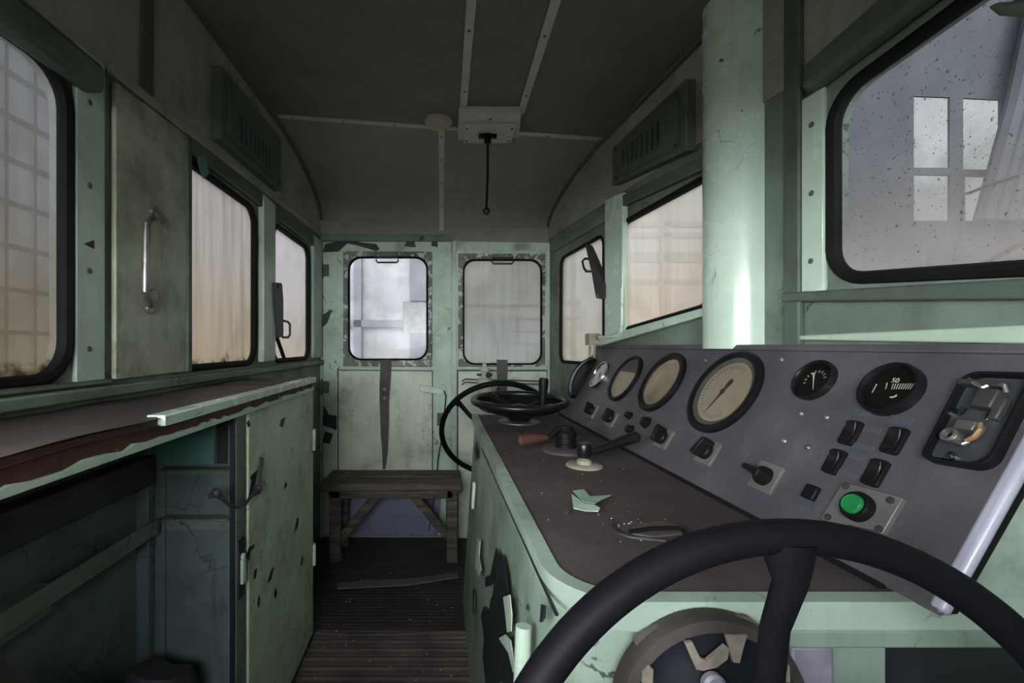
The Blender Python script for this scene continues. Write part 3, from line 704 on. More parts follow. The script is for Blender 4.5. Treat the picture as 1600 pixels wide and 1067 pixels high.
for lab, pts_, r_ in (('lower brown rod slanting outside the big right window', ((1496, 436), (1540, 412), (1625, 365)), .004), ('upper thin rod slanting outside the big right window', ((1510, 303), (1550, 288), (1592, 275)), .0025)):
    tag(obj('outside_rod', MB().tube([R.hit(x, y, -.045) for x, y in pts_], r_, n=8), M['rust']), lab, 'rod', 'rods outside the big right window')
t = thing('window_bracket', 'dark bracket at the top right corner of the big right window', 'bracket', R.hit(1585, 20, 0))
obj('arm', MB().prism([R.hit(x, y, .02) for x, y in ((1560, 12), (1575, 5), (1640, 0), (1640, 26), (1578, 26))], R.n * .02), M['mint_dull'], t, .004)
obj('foot', MB().cyl(R.hit(1625, 12, -.012), R.n, .012, .034, 14), M['iron'], t)
t = thing('air_pipe', 'thin mint pipe with a cream junction box at the end of the instrument panel', 'pipe', R.hit(926, 545, .03))
obj('pipe', MB().tube([R.hit(972, 450, .03), R.hit(972, 500, .03), R.hit(971, 517, .03), R.hit(966, 524, .03), R.hit(950, 527, .03), R.hit(932, 527, .03)], .007, n=10), M['mint_gloss'], t)
obj('junction_box', MB().box(R.hit(926, 530, .035), (.05, .06, .05)), M['cream'], t, .004)
for x_ in (922, 929): obj('leg_tube', MB().tube([R.hit(x_, 540, .035), R.hit(x_ - 1, 560, .035)], .006), M['cream'], t)
obj('union_nut', MB().cyl(R.hit(938, 527, .03), (0, 1, 0), .013, .025, 6), M['steel'], t)

# ================================================================== CEILING FITTINGS
def CZ(px, py, drop=0):
    d_ = V(((px - CX) / F, 1, (CY - py) / F)); tq = (.9386 - drop) / (d_.z - SL * d_.x)
    return EYE + d_ * tq
CN = Plane((0, 0, H + .9386), (1, 0, SL), (-SL * -1 * -1, 0, -1))
t = thing('ceiling_box', 'pale flat ceiling box with a hanging ball-ended pull rod', 'ceiling box', V((.19, 1.9, H + .92)))
mb = MB(); mb.prism([CZ(717, 177, .028), CZ(815, 178, .028), CZ(811, 216, .028), CZ(715, 219, .028)], (0, 0, .035)); obj('back_plate', mb, M['strip'], t, .004)
mb = MB(); mb.prism([CZ(726, 198, .042), CZ(806, 198, .042), CZ(799, 224, .042), CZ(724, 224, .042)], (0, 0, .016)); obj('cover_plate', mb, M['strip'], t, .003)
for px in ((730, 201), (800, 201), (795, 220), (729, 220), (766, 186)): obj('screw', MB().lathe(CZ(*px, .041 if px[1] > 190 else .028), (0, 0, -1), [(.0045, 0), (.0045, .003), (.0005, .004)], 8), M['iron'], t)
pr = obj('pull_rod', MB().tube([CZ(762, 214, .05), V((CZ(762, 214).x, CZ(762, 214).y, H + .76)), V((CZ(762, 214).x - .006, CZ(762, 214).y, H + .60))], .0055, n=8), M['black'], t)
obj('rod_ball', MB().ball(V((CZ(762, 214).x - .006, CZ(762, 214).y, H + .595)), .017), M['black_gloss'], pr)
c0 = CZ(762, 213, .05)
obj('cross_handle', MB().box(c0, (.075, .02, .016)).cyl(c0 + V((0, 0, -.03)), (0, 0, 1), .015, .05, 14), M['black'], t, .002)
c0 = CZ(685, 187, -.002)
t = thing('ceiling_dome', 'small round ivory dome on the ceiling beside the ceiling box', 'ceiling fitting', c0)
obj('ring', MB().lathe(c0, (SL, 0, -1), [(.058, -.003), (.058, .010), (.052, .016), (.044, .016)], 32, True), M['ivory'], t)
obj('dome', MB().lathe(c0, (SL, 0, -1), [(.044, .012), (.041, .024), (.03, .034), (.012, .038), (.0005, .038)], 32), M['ivory'], t)

# ================================================================== FAR END: strap, valve, bench
def strap(label, px, off, eyes):
    a = FW.hit(px[0][0], px[0][1], 0)
    pts = [FW.hit((x0 + x1) / 2, y, off + .004 * math.sin(i * 1.4)) for i, (x0, y, x1) in enumerate(px)]
    vs = []; fs = []; k = len(px)
    for i, (x0, y, x1) in enumerate(px):
        o_ = off + .004 * math.sin(i * 1.4)
        vs += [FW.hit(x0, y, o_), FW.hit(x1, y, o_), FW.hit(x1, y, o_ + .005), FW.hit(x0, y, o_ + .005)]
    fs = [(0, 1, 2, 3), tuple(4 * (k - 1) + j for j in (3, 2, 1, 0))]
    for i in range(k - 1):
        for j in range(4): fs.append((4 * i + j, 4 * i + 4 + j, 4 * i + 4 + (j + 1) % 4, 4 * i + (j + 1) % 4))
    root = tag(obj('leather_strap', MB().add(vs, fs), M['leather'], None, .001), label, 'strap', 'window straps')
    for x, y in eyes: obj('eyelet', MB().lathe(FW.hit(x, y, off + .006), FW.n, [(.009, 0), (.009, .004), (.004, .004), (.004, 0)], 16), M['chrome'], root)
strap('long brown leather strap hanging under the door window', [(594, 562, 611), (594, 580, 611), (593, 600, 610), (593, 625, 608), (594, 650, 608), (595, 680, 607), (597, 705, 606), (598, 733, 602)], .012, [(601, 608), (601, 622)])
strap('short leather strap under the murky drop window', [(776, 562, 793), (776, 580, 793), (777, 600, 792), (777, 625, 792)], .024, [(783, 588)])
t = thing('brake_valve', 'small cream and steel valve with thin pipes under the drop window', 'valve', FW.hit(757, 640, .05))
vb = FW.hit(757, 612, .06)
obj('valve_body', MB().lathe(vb - V((0, 0, .05)), (0, 0, 1), [(.03, 0), (.046, .01), (.048, .06), (.036, .085), (.04, .10), (.04, .12), (.022, .135), (.018, .165), (.028, .17), (.028, .19), (.012, .195), (.012, .215)], 20, True, True), M['cream_valve'], t)
obj('tap', MB().cyl(vb + V((-.045, -.005, .10)), (1, 0, 0), .007, .09, 10).ball(vb + V((.02, -.03, .10)), .016, 12), M['iron'], t)
for dz in (.0, .018):
    obj('thin_pipe', MB().tube([vb + V((-.13, .035, .04 + dz)), vb + V((-.11, .02, .055 + dz)), vb + V((-.02, .01, .05 + dz)), vb + V((.1, .02, .05 + dz)), vb + V((.36, .03, .04 + dz))], .0045, n=8), M['mint_dull'], t)
obj('elbow', MB().tube([vb + V((0, 0, 0)), vb + V((.03, 0, -.005)), vb + V((.06, 0, .01)), vb + V((.065, 0, .03))], .010, n=10), M['cream'], t)
tag(obj('door_cable', MB().tube([FW.hit(693, 610, .03), FW.hit(697, 618, .03), FW.hit(694, 650, .02), FW.hit(689, 690, .02), FW.hit(684, 720, .025), FW.hit(682, 760, .02), FW.hit(670, 830, .03)], .004, n=8), M['iron']), 'thin dark cable hanging beside the door handle', 'cable')

t = thing('bench', 'rough old wooden bench with diagonal braces in front of the far door', 'bench', (-.27, 2.53, 0))
bz = .423
obj('seat', MB().box((-.27, 2.455, bz - .02), (.76, .13, .04)), M['wood'], t, .008)
obj('seat', MB().box((-.265, 2.60, bz - .018), (.75, .13, .038)), M['wood'], t, .008)
obj('apron', MB().box((-.27, 2.42, bz - .06), (.66, .03, .045)), M['wood'], t, .004)
for x in (-.565, .055):
    for y in (2.43, 2.62): obj('leg', MB().box((x, y, (bz - .04) / 2), (.06, .05, bz - .04)), M['wood'], t, .005)
def bar(p, q_, w_, th):
    p, q_ = V(p), V(q_); d_ = (q_ - p); ln = d_.length; rot = d_.to_track_quat('X', 'Z').to_matrix()
    return MB().box((p + q_) / 2, (ln, th, w_), rot)
obj('brace', bar((.035, 2.435, .13), (-.17, 2.435, bz - .05), .045, .03), M['wood'], t, .004)
obj('brace', bar((-.545, 2.435, .11), (-.33, 2.435, bz - .05), .045, .03), M['wood'], t, .004)

# floor coverings
o = tag(obj('floor_mat', MB().sheet([[V((x, y, .012 + .0035 * math.sin(y * 130) + (.006 * math.sin(x * 9 + 1) if y > 1.78 else 0))) for x in [-.50 + .06 * i for i in range(11)]] for y in [.4 + .012 * i for i in range(119)]]).box((-.2, 1.115, .004), (.60, 1.43, .008)), M['mat']), 'worn ribbed brown mat on the aisle floor', 'floor mat')
M['lath'] = plain('scuffed_grey_lath', (.10, .095, .09), .6)
o = tag(obj('floor_lath', MB().prism([FL.hit(527, 912, .004), FL.hit(640, 905, .004), FL.hit(716, 895, .004), FL.hit(716, 903, .004), FL.hit(640, 915, .004), FL.hit(527, 921, .004)], (0, 0, .006)), M['lath']), 'scuffed grey flat lath lying across the aisle floor', 'lath')

# ================================================================== CONTROL DESK
t = thing('control_desk', 'green control desk with a dusty brown top along the right wall', 'control desk', (.45, 1.3, 0))
def dq(px, py): return DK.h2(px, py)
XR = .80
out = rpoly([(.137, 2.06), (.140, .545), (XR - .005, .545), (.690, 2.06)], [.01, .10, 0, 0], 10)
inn = rpoly([(.160, 2.05), (.163, .568), (XR - .01, .568), (.686, 2.05)], [.005, .078, 0, 0], 10)
plate('desk_top', DK, inn, [], .0, .022, M['desk'], t)
M['trim_worn'] = paint('worn_edge_trim_paint', (.29, .365, .305), .42, .14, dirt=((.07, .09, .065), .5), streak=.1, chip=((.09, .11, .09), .07, 30), crack=.5)
plate('edge_trim', DK, out, [inn], .003, .036, M['trim_worn'], t, .004)
# aisle side: one sheet with the near corner rounded, leaning out at the foot
top = rpoly([(.150, 2.05), (.152, .560), (.52, .560)], [0, .09, 0], 10); bot = rpoly([(.095, 2.05), (.095, .560), (.52, .560)], [0, .09, 0], 10)
g = [[V((a_[0] + (b_[0] - a_[0]) * s_, a_[1], .806 * (1 - s_))) for a_, b_ in zip(top, bot)] for s_ in [i / 8 for i in range(9)]]
M['desk_side'] = paint('flaking_mint_paint', (.26, .335, .27), .45, .2, dirt=((.09, .10, .06), .6), streak=.5, chip=((.02, .026, .026), .075, 6), crack=.9)
obj('side_panel', MB().sheet(g).sheet([[p + V((.02, .012, 0)) for p in r_] for r_ in g]), M['desk_side'], t)
obj('far_panel', MB().prism([V((.10, 2.055, 0)), V((.69, 2.055, 0)), V((.69, 2.055, .806)), V((.15, 2.055, .806))], (0, -.02, 0)), M['mint'], t)
M['front_worn_dark'] = paint('worn_darkened_front_paint', (.185, .245, .205), .5, .2, dirt=((.05, .06, .045), .6), streak=.4, chip=((.02, .026, .024), .05, 9), crack=.7)  # worn mint, darkened to tone down the light on the desk front
fp = obj('front_panel', MB().obox(EF, .24, .545, -1.15, -.345, -.02, -.012), M['front_worn_dark'], t, .003)
k = obj('lilac_post', MB().obox(EF, .42, .47, -1.15, -.362, -.012, .0), M['lilac'], t, .003); k['label'] = 'lilac grey upright on the desk front'
obj('front_recess', MB().obox(EF, .545, .80, -1.15, -.345, -.06, -.05), M['patch'], t)
obj('under_rail', MB().obox(EF, .30, .80, -.362, -.340, -.014, .002), M['front_worn_dark'], t, .003)
for px in ([(775, 856), (779, 868), (784, 866), (788, 885), (793, 926), (789, 931), (784, 930), (789, 955), (793, 986), (784, 991), (777, 996), (791, 1017), (796, 1036), (800, 1056), (801, 1067), (785, 1067), (782, 1035), (778, 1067), (758, 1067), (754, 1025), (756, 995), (751, 961), (756, 947), (760, 958), (765, 949), (766, 937), (770, 930), (772, 905), (775, 918), (777, 900), (773, 892), (768, 912), (758, 917), (758, 902), (766, 898), (770, 877)],
           [(738, 958), (739, 920), (741, 930), (740, 960)], [(843, 972), (845, 944), (849, 946), (848, 965)], [(741, 700), (744, 690), (745, 712), (743, 720)]):
    pp('peeled_patch', KN, px, .003, .004, M['patch'], t)
for px in ([(786, 933), (796, 929), (799, 960), (798, 986), (792, 988), (789, 958)], [(779, 997), (790, 991), (797, 1000), (803, 1042), (801, 1050), (794, 1020)], [(742, 885), (746, 840), (750, 845), (748, 870), (752, 890), (748, 900)]):
    pp('paint_flap', KN, px, .008, .002, M['flake'], t)
obj('door_latch', MB().obox(KN, KN.h2(742, 775)[0] - .012, KN.h2(742, 775)[0] + .012, KN.h2(742, 800)[1], KN.h2(742, 748)[1], .0, .012), M['pale'], t, .004)
obj('hinge', MB().tube([KN.hit(818, 978, .012), KN.hit(815, 1066, .012)], .012, n=12), M['mint'], t)
obj('door_seam', MB().tube([KN.hit(752, 700, .001), KN.hit(870, 960, .001)], .0025, n=6), M['patch'], t)
for p in ((798, 800), (838, 920)): pass
# cap behind the panel, near end cap
cap = obj('panel_ledge', MB().prism([V((.702, 2.065, 1.128)), V((rx_at(2.065) - .002, 2.065, 1.128)), V((rx_at(.50) - .002, .50, 1.128)), V((.738, .50, 1.128))], (0, 0, .012)), M['panel'], t, .003)
obj('end_cap', MB().prism([V((.575, .530, .842)), V((rx_at(.53) - .003, .530, .842)), V((rx_at(.53) - .003, .530, 1.128)), V((.757, .530, 1.128))], (0, .012, 0)), M['trim_worn'], t)
obj('gap_shade_strip', MB().prism([V((.570, .522, .842)), V((.592, .522, .842)), V((.757, .522, 1.132)), V((.735, .522, 1.132))], (0, .010, 0)), M['rubber'], t)  # black strip put where the gap beside the panel is dark

# ---- instrument panel
t = thing('instrument_panel', 'sloping grey instrument panel with gauges and switches along the right wall', 'instrument panel', P.w(-.7, 0, 0))
PV = (_tf - _bf).length
obj('panel_plate', MB().obox(P, -1.52, .022, .004, PV + .004, -.008, 0), M['panel'], t, .004, seg=3)
k = obj('edge_strip', MB().obox(P, .008, .0255, .008, PV + .004, -.012, .0015), M['panel_edge'], t, .006, seg=4); k['label'] = 'rounded near edge with the window reflection put into its pale colour'  # reflection on the rounded edge put into its pale colour
obj('top_lip', MB().obox(P, -1.53, .025, PV - .002, PV + .012, -.02, .006), M['panel'], t, .002)
obj('base_seam', MB().obox(P, -1.52, -.04, -.004, .006, -.004, .004), M['rubber'], t)
def disc(c, r, off, th=.0015, n=48):
    return MB().lathe(c + P.n * off, P.n, [(.0005, 0), (r, 0), (r, th), (.0005, th)], n)
def ticks(c, r0, r1, a0, a1, n, wid, off, long_every=0):
    mb_ = MB()
    for i in range(n):
        a_ = math.radians(a0 + (a1 - a0) * i / (n - 1)); rr = r0 - (r1 - r0) * .6 if long_every and i % long_every == 0 else r0
        dvec = P.u * math.cos(a_) + P.v * math.sin(a_); sv = P.u * -math.sin(a_) + P.v * math.cos(a_)
        m_ = c + dvec * (rr + r1) / 2 + P.n * off
        mb_.add([m_ + dvec * s1 * (r1 - rr) / 2 + sv * s2 * wid / 2 for s1, s2 in ((-1, -1), (1, -1), (1, 1), (-1, 1))], [(0, 1, 2, 3)])
    return mb_
def needle_mb(c, a, tail, ln, wid, off):
    dv = P.u * math.cos(a) + P.v * math.sin(a); sv = P.u * -math.sin(a) + P.v * math.cos(a)
    q0 = c + P.n * off
    m_ = MB().prism([q0 + sv * wid, q0 + dv * ln, q0 - sv * wid], P.n * .001)
    if tail: m_.prism([q0 + sv * wid * .6, q0 - sv * wid * .6, q0 - dv * tail * .75 - sv * wid * 1.8, q0 - dv * tail - sv * wid * 1.2, q0 - dv * tail + sv * wid * 1.2, q0 - dv * tail * .75 + sv * wid * 1.8], P.n * .001)
    m_.cyl(q0, P.n, wid * 1.7, .002, 14)
    return m_
def gauge(px, r, bez, face, name='pressure_gauge', deep=.012, inner=.84, label=None):
    c = P.hit(*px); g_ = obj(name, MB().lathe(c, P.n, [(r, -.004), (r, deep * .8), (r * .97, deep), (r * (inner + .05), deep), (r * inner, deep * .7), (r * inner, .001)], 64), bez, t)
    if label: g_['label'] = label
    obj('dial_face', disc(c, r * inner, .0015), face, g_)
    return c, g_
def ang(c, px, off=.004):
    a_ = P.to2(P.hit(*px, off)); b_ = P.to2(c); return math.atan2(a_[1] - b_[1], a_[0] - b_[0]), math.hypot(a_[0] - b_[0], a_[1] - b_[1])
# largest gauge
c, g_ = gauge((1132, 613), .108, M['black'], M['dial'], inner=.83, label='largest gauge, stained cream dial')
obj('inner_ring', MB().lathe(c, P.n, [(.0905, .003), (.0905, .008), (.079, .0035), (.079, .002)], 64), plain('tarnished_ring', (.12, .15, .145), .35, .4), g_)
obj('tick_marks', ticks(c, .062, .071, 60, 300, 31, .0016, .0042, 5), M['ink'], g_)
a_, l_ = ang(c, (1106, 639)); obj('needle', needle_mb(c, a_, .035, .062, .0042, .005), M['ink'], g_)
obj('glass_cover', disc(c, .0895, .0085, .001), M['glass'], g_)
c, g_ = gauge((1035, 598), .098, M['black'], M['dial_mould'], inner=.80, label='gauge with a mouldy cream dial')
obj('tick_marks', ticks(c, .058, .066, 40, 320, 25, .0016, .0036, 4), M['ink'], g_)
obj('glass_cover', disc(c, .078, .0085, .001), M['glass'], g_)
c, g_ = gauge((978, 592), .090, M['black'], M['dial'], inner=.84, label='gauge with a dark upper half and a dusty dial')
obj('upper_mask', MB().prism([c + P.n * .004 + (P.u * math.cos(b_) + P.v * math.sin(b_)) * .074 for b_ in [math.radians(20 + 140 * i / 20) for i in range(21)]], P.n * .001), M['iron'], g_)  # dark segment over the upper part of the dial
obj('tick_marks', ticks(c, .058, .068, 170, 260, 12, .0016, .0042, 3), M['ink'], g_)
obj('glass_cover', disc(c, .074, .0085, .001), M['glass'], g_)
c, g_ = gauge((939, 587), .060, M['chrome'], M['dial_white'], 'clock_gauge', .014, .84, 'small chrome gauge with a white dial')
obj('tick_marks', ticks(c, .036, .044, 0, 330, 12, .002, .0036), M['ink'], g_)
obj('needle', needle_mb(c, math.radians(300), .012, .036, .002, .005), M['ink'], g_)
obj('glass_cover', disc(c, .049, .008, .001), M['glass'], g_)
# edgewise meter at the far end
uu, vv = P.h2(912, 590); uu = -1.455
em = plate('edge_meter', P, rpoly([(uu - .042, vv - .105), (uu + .040, vv - .105), (uu + .040, vv + .095), (uu - .042, vv + .095)], .03), [], .02, .02, M['black'], t, .004)
gg = []
for i in range(15):
    s_ = i / 14; gg.append([P.w(uu - .022 + .044 * j / 5, vv - .085 + .165 * s_, .0205 + .026 * math.sin(PI * s_) ** .7) for j in range(6)])
obj('curved_scale', MB().sheet(gg), M['panel_edge'], em)
obj('scale_rim', MB().tube([r_[0] for r_ in gg], .004, n=6).tube([r_[-1] for r_ in gg], .004, n=6), M['black_gloss'], em)
# small black gauge and the one marked 50
c, g_ = gauge((1275, 596), .0405, M['black_gloss'], M['black'], 'small_gauge', .012, .86, 'small black gauge with a white needle')
obj('tick_marks', ticks(c, .017, .022, 25, 200, 9, .0018, .0036), M['white'], g_)
a_, l_ = ang(c, (1271, 613)); obj('needle', needle_mb(c - (P.u * math.cos(a_) + P.v * math.sin(a_)) * .014, a_, 0, .036, .0014, .005), M['white'], g_)
obj('glass_cover', disc(c, .0345, .008, .001), M['glass'], g_)
c, g_ = gauge((1396, 611), .044, M['black_gloss'], M['black'], 'temperature_gauge', .015, .85, 'black gauge marked 50')
mb = MB()
for i in range(9):
    q0, q1 = P.hit(1393 + 3.6 * i, 608, .0037), P.hit(1396 + 4.0 * i, 599.5 - .1 * i, .0037); sv = P.n.cross((q1 - q0).normalized()) * .0007
    mb.add([q0 - sv, q0 + sv, q1 + sv, q1 - sv], [(0, 1, 2, 3)])
obj('tick_marks', mb, M['white'], g_)
mb = MB(); a_, l_ = ang(c, (1388, 606)); mb.v += []
mb.add([c + P.n * .0036 + P.u * x_ + P.v * y_ for x_, y_ in ((-.010, .000), (-.0085, .0005), (-.0115, .012), (-.013, .0115))], [(0, 1, 2, 3)])
mb.add([c + P.n * .0036 + P.u * x_ + P.v * y_ for x_, y_ in ((-.028, -.008), (-.026, -.008), (-.026, .008), (-.028, .008))], [(0, 1, 2, 3)])
mb.add([c + P.n * .0036 + P.u * x_ + P.v * y_ for x_, y_ in ((.006, -.014), (.013, -.010), (.011, -.006), (.008, -.010), (.002, -.012))], [(0, 1, 2, 3, 4)])
obj('scale_bar', mb, M['white'], g_)
tu, tv = P.h2(1399, 594.5, .0036)
vs, fs = text_geo('50', .0115); obj('numeral', MB().add([P.w(tu + p.x, tv + p.y, .0036 + p.z) for p in vs], fs), M['white'], g_)
obj('glass_cover', disc(c, .0372, .009, .001), M['glass'], g_)
# rotary switches
def rotary(px, rot, knob='black', a=.028, ring=.0):
    u0, v0 = P.h2(*px)
    s_ = plate('rotary_switch', P, rpoly(rect(u0 - a, u0 + a, v0 - a, v0 + a), .004, 3), [], .006, .006, M['steel_dull'], t, .0015)
    c_ = P.w(u0, v0, .006); mbk = MB().lathe(c_, P.n, [(.018, 0), (.017, .010), (.013, .013), (.0005, .013)], 24)
    rr = math.radians(rot); dv = P.u * math.cos(rr) + P.v * math.sin(rr); sv = P.n.cross(dv)
    mbk.prism([c_ + dv * -.018 + sv * .0075, c_ + dv * .024 + sv * .005, c_ + dv * .027, c_ + dv * .024 - sv * .005, c_ + dv * -.018 - sv * .0075], P.n * .030)
    obj('knob', mbk, M['black'], s_, .002)
    return s_
M['steel_dull'] = paint('dull_switch_plate', (.16, .152, .147), .4, .15, dirt=((.10, .09, .08), .5), streak=0, chip=((.1, .09, .08), .02, 30), metal=.3)
for px, rot in (((927, 643), 120), ((957, 655), 95), ((1039, 686), 100), ((1108, 708), 70), ((1199, 747), 175)): rotary(px, rot)
for px, r_ in (((985, 650), .010), ((1011, 661), .014), ((986, 672), .012)):
    c_ = P.hit(*px); k = obj('push_button', MB().lathe(c_, P.n, [(r_ * 1.3, 0), (r_ * 1.3, .004), (r_, .005), (r_, .015), (r_ * .7, .018), (.0005, .018)], 20), M['black'], t)
# rockers
for px in ((1327, 675), (1395, 687), (1301, 720), (1365, 737)):
    u0, v0 = P.h2(*px, .006)
    s_ = plate('rocker_switch', P, rpoly(rect(u0 - .0125, u0 + .0125, v0 - .021, v0 + .021), .005, 4), [], .006, .006, M['black'], t, .0015)
    gg = [[P.w(u0 + x_, v0 - .016 + .032 * i / 8, .0062 + .007 * ((i / 8 - .45) ** 2 * 4) * .6 + .001) for x_ in (-.008, 0, .008)] for i in range(9)]
    obj('rocker', MB().sheet(gg).sheet([[P.w(*P.to2(p), .005) for p in r_] for r_ in gg]).tube([r_[2] for r_ in gg], .0009, n=5), M['black_gloss'], s_)
u0, v0 = P.h2(1270, 771)
s_ = plate('square_button', P, rect(u0 - .0115, u0 + .0115, v0 - .012, v0 + .012), [], .008, .008, M['black'], t, .002)
# green button on plate
pts = [P.h2(*q_, .008) for q_ in ((1317, 753), (1411, 777), (1378, 834), (1281, 811))]
gb = plate('start_button', P, rpoly(pts, .003, 2), [], .008, .008, M['steel_dull'], t, .002)
c_ = P.hit(1344, 794, .008)
obj('collar', MB().lathe(c_, P.n, [(.021, 0), (.021, .010), (.019, .013), (.0155, .013), (.015, .008), (.0005, .008)], 32), M['black'], gb)
k = obj('button_cap', MB().lathe(c_, P.n, [(.0145, .008), (.0145, .015), (.013, .017), (.0125, .0155), (.0005, .0155)], 32), M['green_button'], gb); k['label'] = 'bright green push cap'
for q_ in ((1392, 782), (1294, 808), (1322, 760), (1374, 827)): obj('screw', MB().lathe(P.hit(*q_, .008), P.n, [(.005, 0), (.005, .002), (.0005, .003)], 10), M['iron'], gb)
# label plates
for px, hu, hv in (((1345, 646), .016, .0065), ((1408, 658), .016, .007), ((1363, 672), .013, .005), ((1349, 699), .016, .005), ((1341, 716), .015, .005), ((1325, 742), .016, .005), ((1190, 776), .028, .0065), ((1095, 733), .026, .006), ((1025, 709), .026, .006), ((1258, 785), .02, .006)):
    u0, v0 = P.h2(*px)
    plate('label_plate', P, rect(u0 - hu, u0 + hu, v0 - hv, v0 + hv), [], .0018, .0018, M['label'], t)
for px in ((1222, 562), (1252, 646), (1292, 652), (1226, 689), (1263, 699), (1103, 563), (946, 612)): obj('screw', MB().lathe(P.hit(*px), P.n, [(.0055, 0), (.0055, .002), (.003, .0045), (.0005, .005)], 12), M['steel'], t)
# opened intercom plate
pts = rpoly([P.h2(*q_, .012) for q_ in ((1437, 716), (1543, 733), (1618, 583), (1507, 580))], [.012, .02, .012, .02], 8)
cu_, cv_ = sum(p[0] for p in pts) / len(pts), sum(p[1] for p in pts) / len(pts)
ic = plate('open_intercom', P, pts, [[(cu_ + (a_ - cu_) * .9, cv_ + (b_ - cv_) * .93) for a_, b_ in pts]], .014, .014, M['black'], t, .003); ic['label'] = 'opened black intercom frame with bare contacts inside'
plate('back_plate', P, [(cu_ + (a_ - cu_) * .92, cv_ + (b_ - cv_) * .945) for a_, b_ in pts], [], .004, .004, plain('dark_grey_plate', (.038, .041, .046), .45), ic)
def pt(px, py, off=.008): return P.hit(px, py, off)
obj('contact_block', MB().box(pt(1545, 625, .014), (.022, .026, .016), P.mat().to_3x3()).box(pt(1535, 600, .012), (.05, .008, .012), P.mat().to_3x3()).box(pt(1562, 640, .01), (.010, .03, .01), P.mat().to_3x3()), M['iron'], ic, .002)
obj('wire', MB().tube([pt(1512, 592), pt(1525, 600, .018), pt(1535, 606, .016), pt(1550, 600, .014), pt(1570, 602, .016), pt(1572, 612, .01)], .003, n=7), M['steel'], ic)
obj('wire', MB().tube([pt(1490, 640), pt(1500, 645, .014), pt(1508, 637, .014)], .003, n=7).tube([pt(1545, 648), pt(1560, 650, .012), pt(1552, 640, .012)], .0025, n=7), M['black'], ic)
k = obj('copper_strip', MB().tube([pt(1512, 688, .014), pt(1524, 682, .018), pt(1531, 672, .02), pt(1532, 664, .016)], .0048, n=8, flat=.5), M['copper'], ic); k['label'] = 'bent copper contact strip'
obj('spring_clip', MB().lathe(pt(1492, 684), P.n, [(.010, 0), (.010, .010), (.006, .012), (.004, .006)], 16).tube([pt(1492, 690, .012), pt(1505, 694, .014), pt(1513, 690, .012)], .003, n=7).box(pt(1515, 668, .014), (.02, .012, .016), P.mat().to_3x3()), M['steel'], ic, .001)
for px in ((1485, 645), (1552, 655), (1490, 713)): obj('screw', MB().lathe(pt(*px, .004), P.n, [(.005, 0), (.005, .004), (.001, .006)], 12), M['chrome'], ic)

# ================================================================== THINGS ON THE DESK
DZ = .843
def wheel(name, label, cat, c, ax, up, Rr, tr, nsp, a0, cone, spoke_r, mat, hub_r, group=None, arc_ref=None, n=96):
    """hand/steering wheel: rim, spokes, hub; ax points to its user, cone = how far the hub sits behind the rim"""
    c = V(c); ax = V(ax).normalized(); up = V(up); up = (up - ax * up.dot(ax)).normalized(); sd = up.cross(ax)
    w_ = thing(name, label, cat, c - ax * cone, group)
    def pt_(a__, r__, h__=0): return c + (sd * math.cos(a__) + up * math.sin(a__)) * r__ + ax * h__
    obj('rim', MB().tube([pt_(2 * PI * i / n, Rr) for i in range(n)], tr, True, 16, ref=ax), mat, w_)
    for i in range(nsp):
        a__ = a0 + 2 * PI * i / nsp
        rs_ = spoke_r
        obj('spoke', MB().tube([pt_(a__, Rr - tr * .3), pt_(a__, Rr - tr * 2.6, -cone * .03), pt_(a__, Rr * .7, -cone * .35), pt_(a__, hub_r * .6, -cone)], [rs_ * 1.9, rs_ * 1.15, rs_, rs_ * 1.1], n=12, flat=.75, ref=ax), mat, w_)
    obj('hub', MB().lathe(c - ax * cone, ax, [(hub_r * .8, -.03), (hub_r, -.01), (hub_r, .012), (hub_r * .7, .02), (.0005, .022)], 32, True), mat, w_)
    return w_, pt_
# black crank wheel lying on the far end of the desk
wc = V((.316, 1.855, .84 + .085)); wax = V((0, -.05, 1)).normalized()
w_, pt_ = wheel('brake_handwheel', 'flat black handwheel with an upright crank knob at the far end of the desk', 'handwheel', wc, wax, (0, 1, 0), .185, .014, 4, .6, .035, .011, M['black_gloss'], .034)
obj('dish', MB().lathe(wc, wax, [(.184, -.004), (.165, -.026), (.10, -.045), (.055, -.062), (.045, -.078), (.04, -.082)], 64).lathe(wc, wax, [(.182, -.006), (.163, -.030), (.10, -.049), (.05, -.066), (.04, -.082)], 64), M['black_gloss'], w_)
kp = pt_(math.radians(-28), .12)
kp = V((.388, 1.75, wc.z - .005))
obj('crank_knob', MB().lathe(kp, (.05, 0, 1), [(.012, 0), (.014, .03), (.018, .07), (.019, .095), (.016, .105), (.0005, .107)], 20, True), M['black'], w_)
tag(obj('bearing_plate', MB().lathe((.316, 1.855, .84), (0, 0, 1), [(.085, 0), (.085, .003), (.06, .004), (.04, .004)], 40), M['steel']), 'thin steel ring plate on the desk under the black handwheel', 'plate')
# steering hoop at the far end, facing away
w_, pt_ = wheel('steering_wheel', 'black hoop wheel at the far end of the desk, half hidden by it', 'steering wheel', (.285, 2.30, H - .43), (0, .88, .47), (0, 0, 1), .285, .0135, 3, math.radians(40), .10, .011, M['wheel_black'], .035, 'two big steering wheels')
obj('column', MB().cyl(V((.285, 2.30, H - .43)) - V((0, .88, .47)).normalized() * .25, (0, .88, .47), .022, .16, 20), M['iron'], w_)
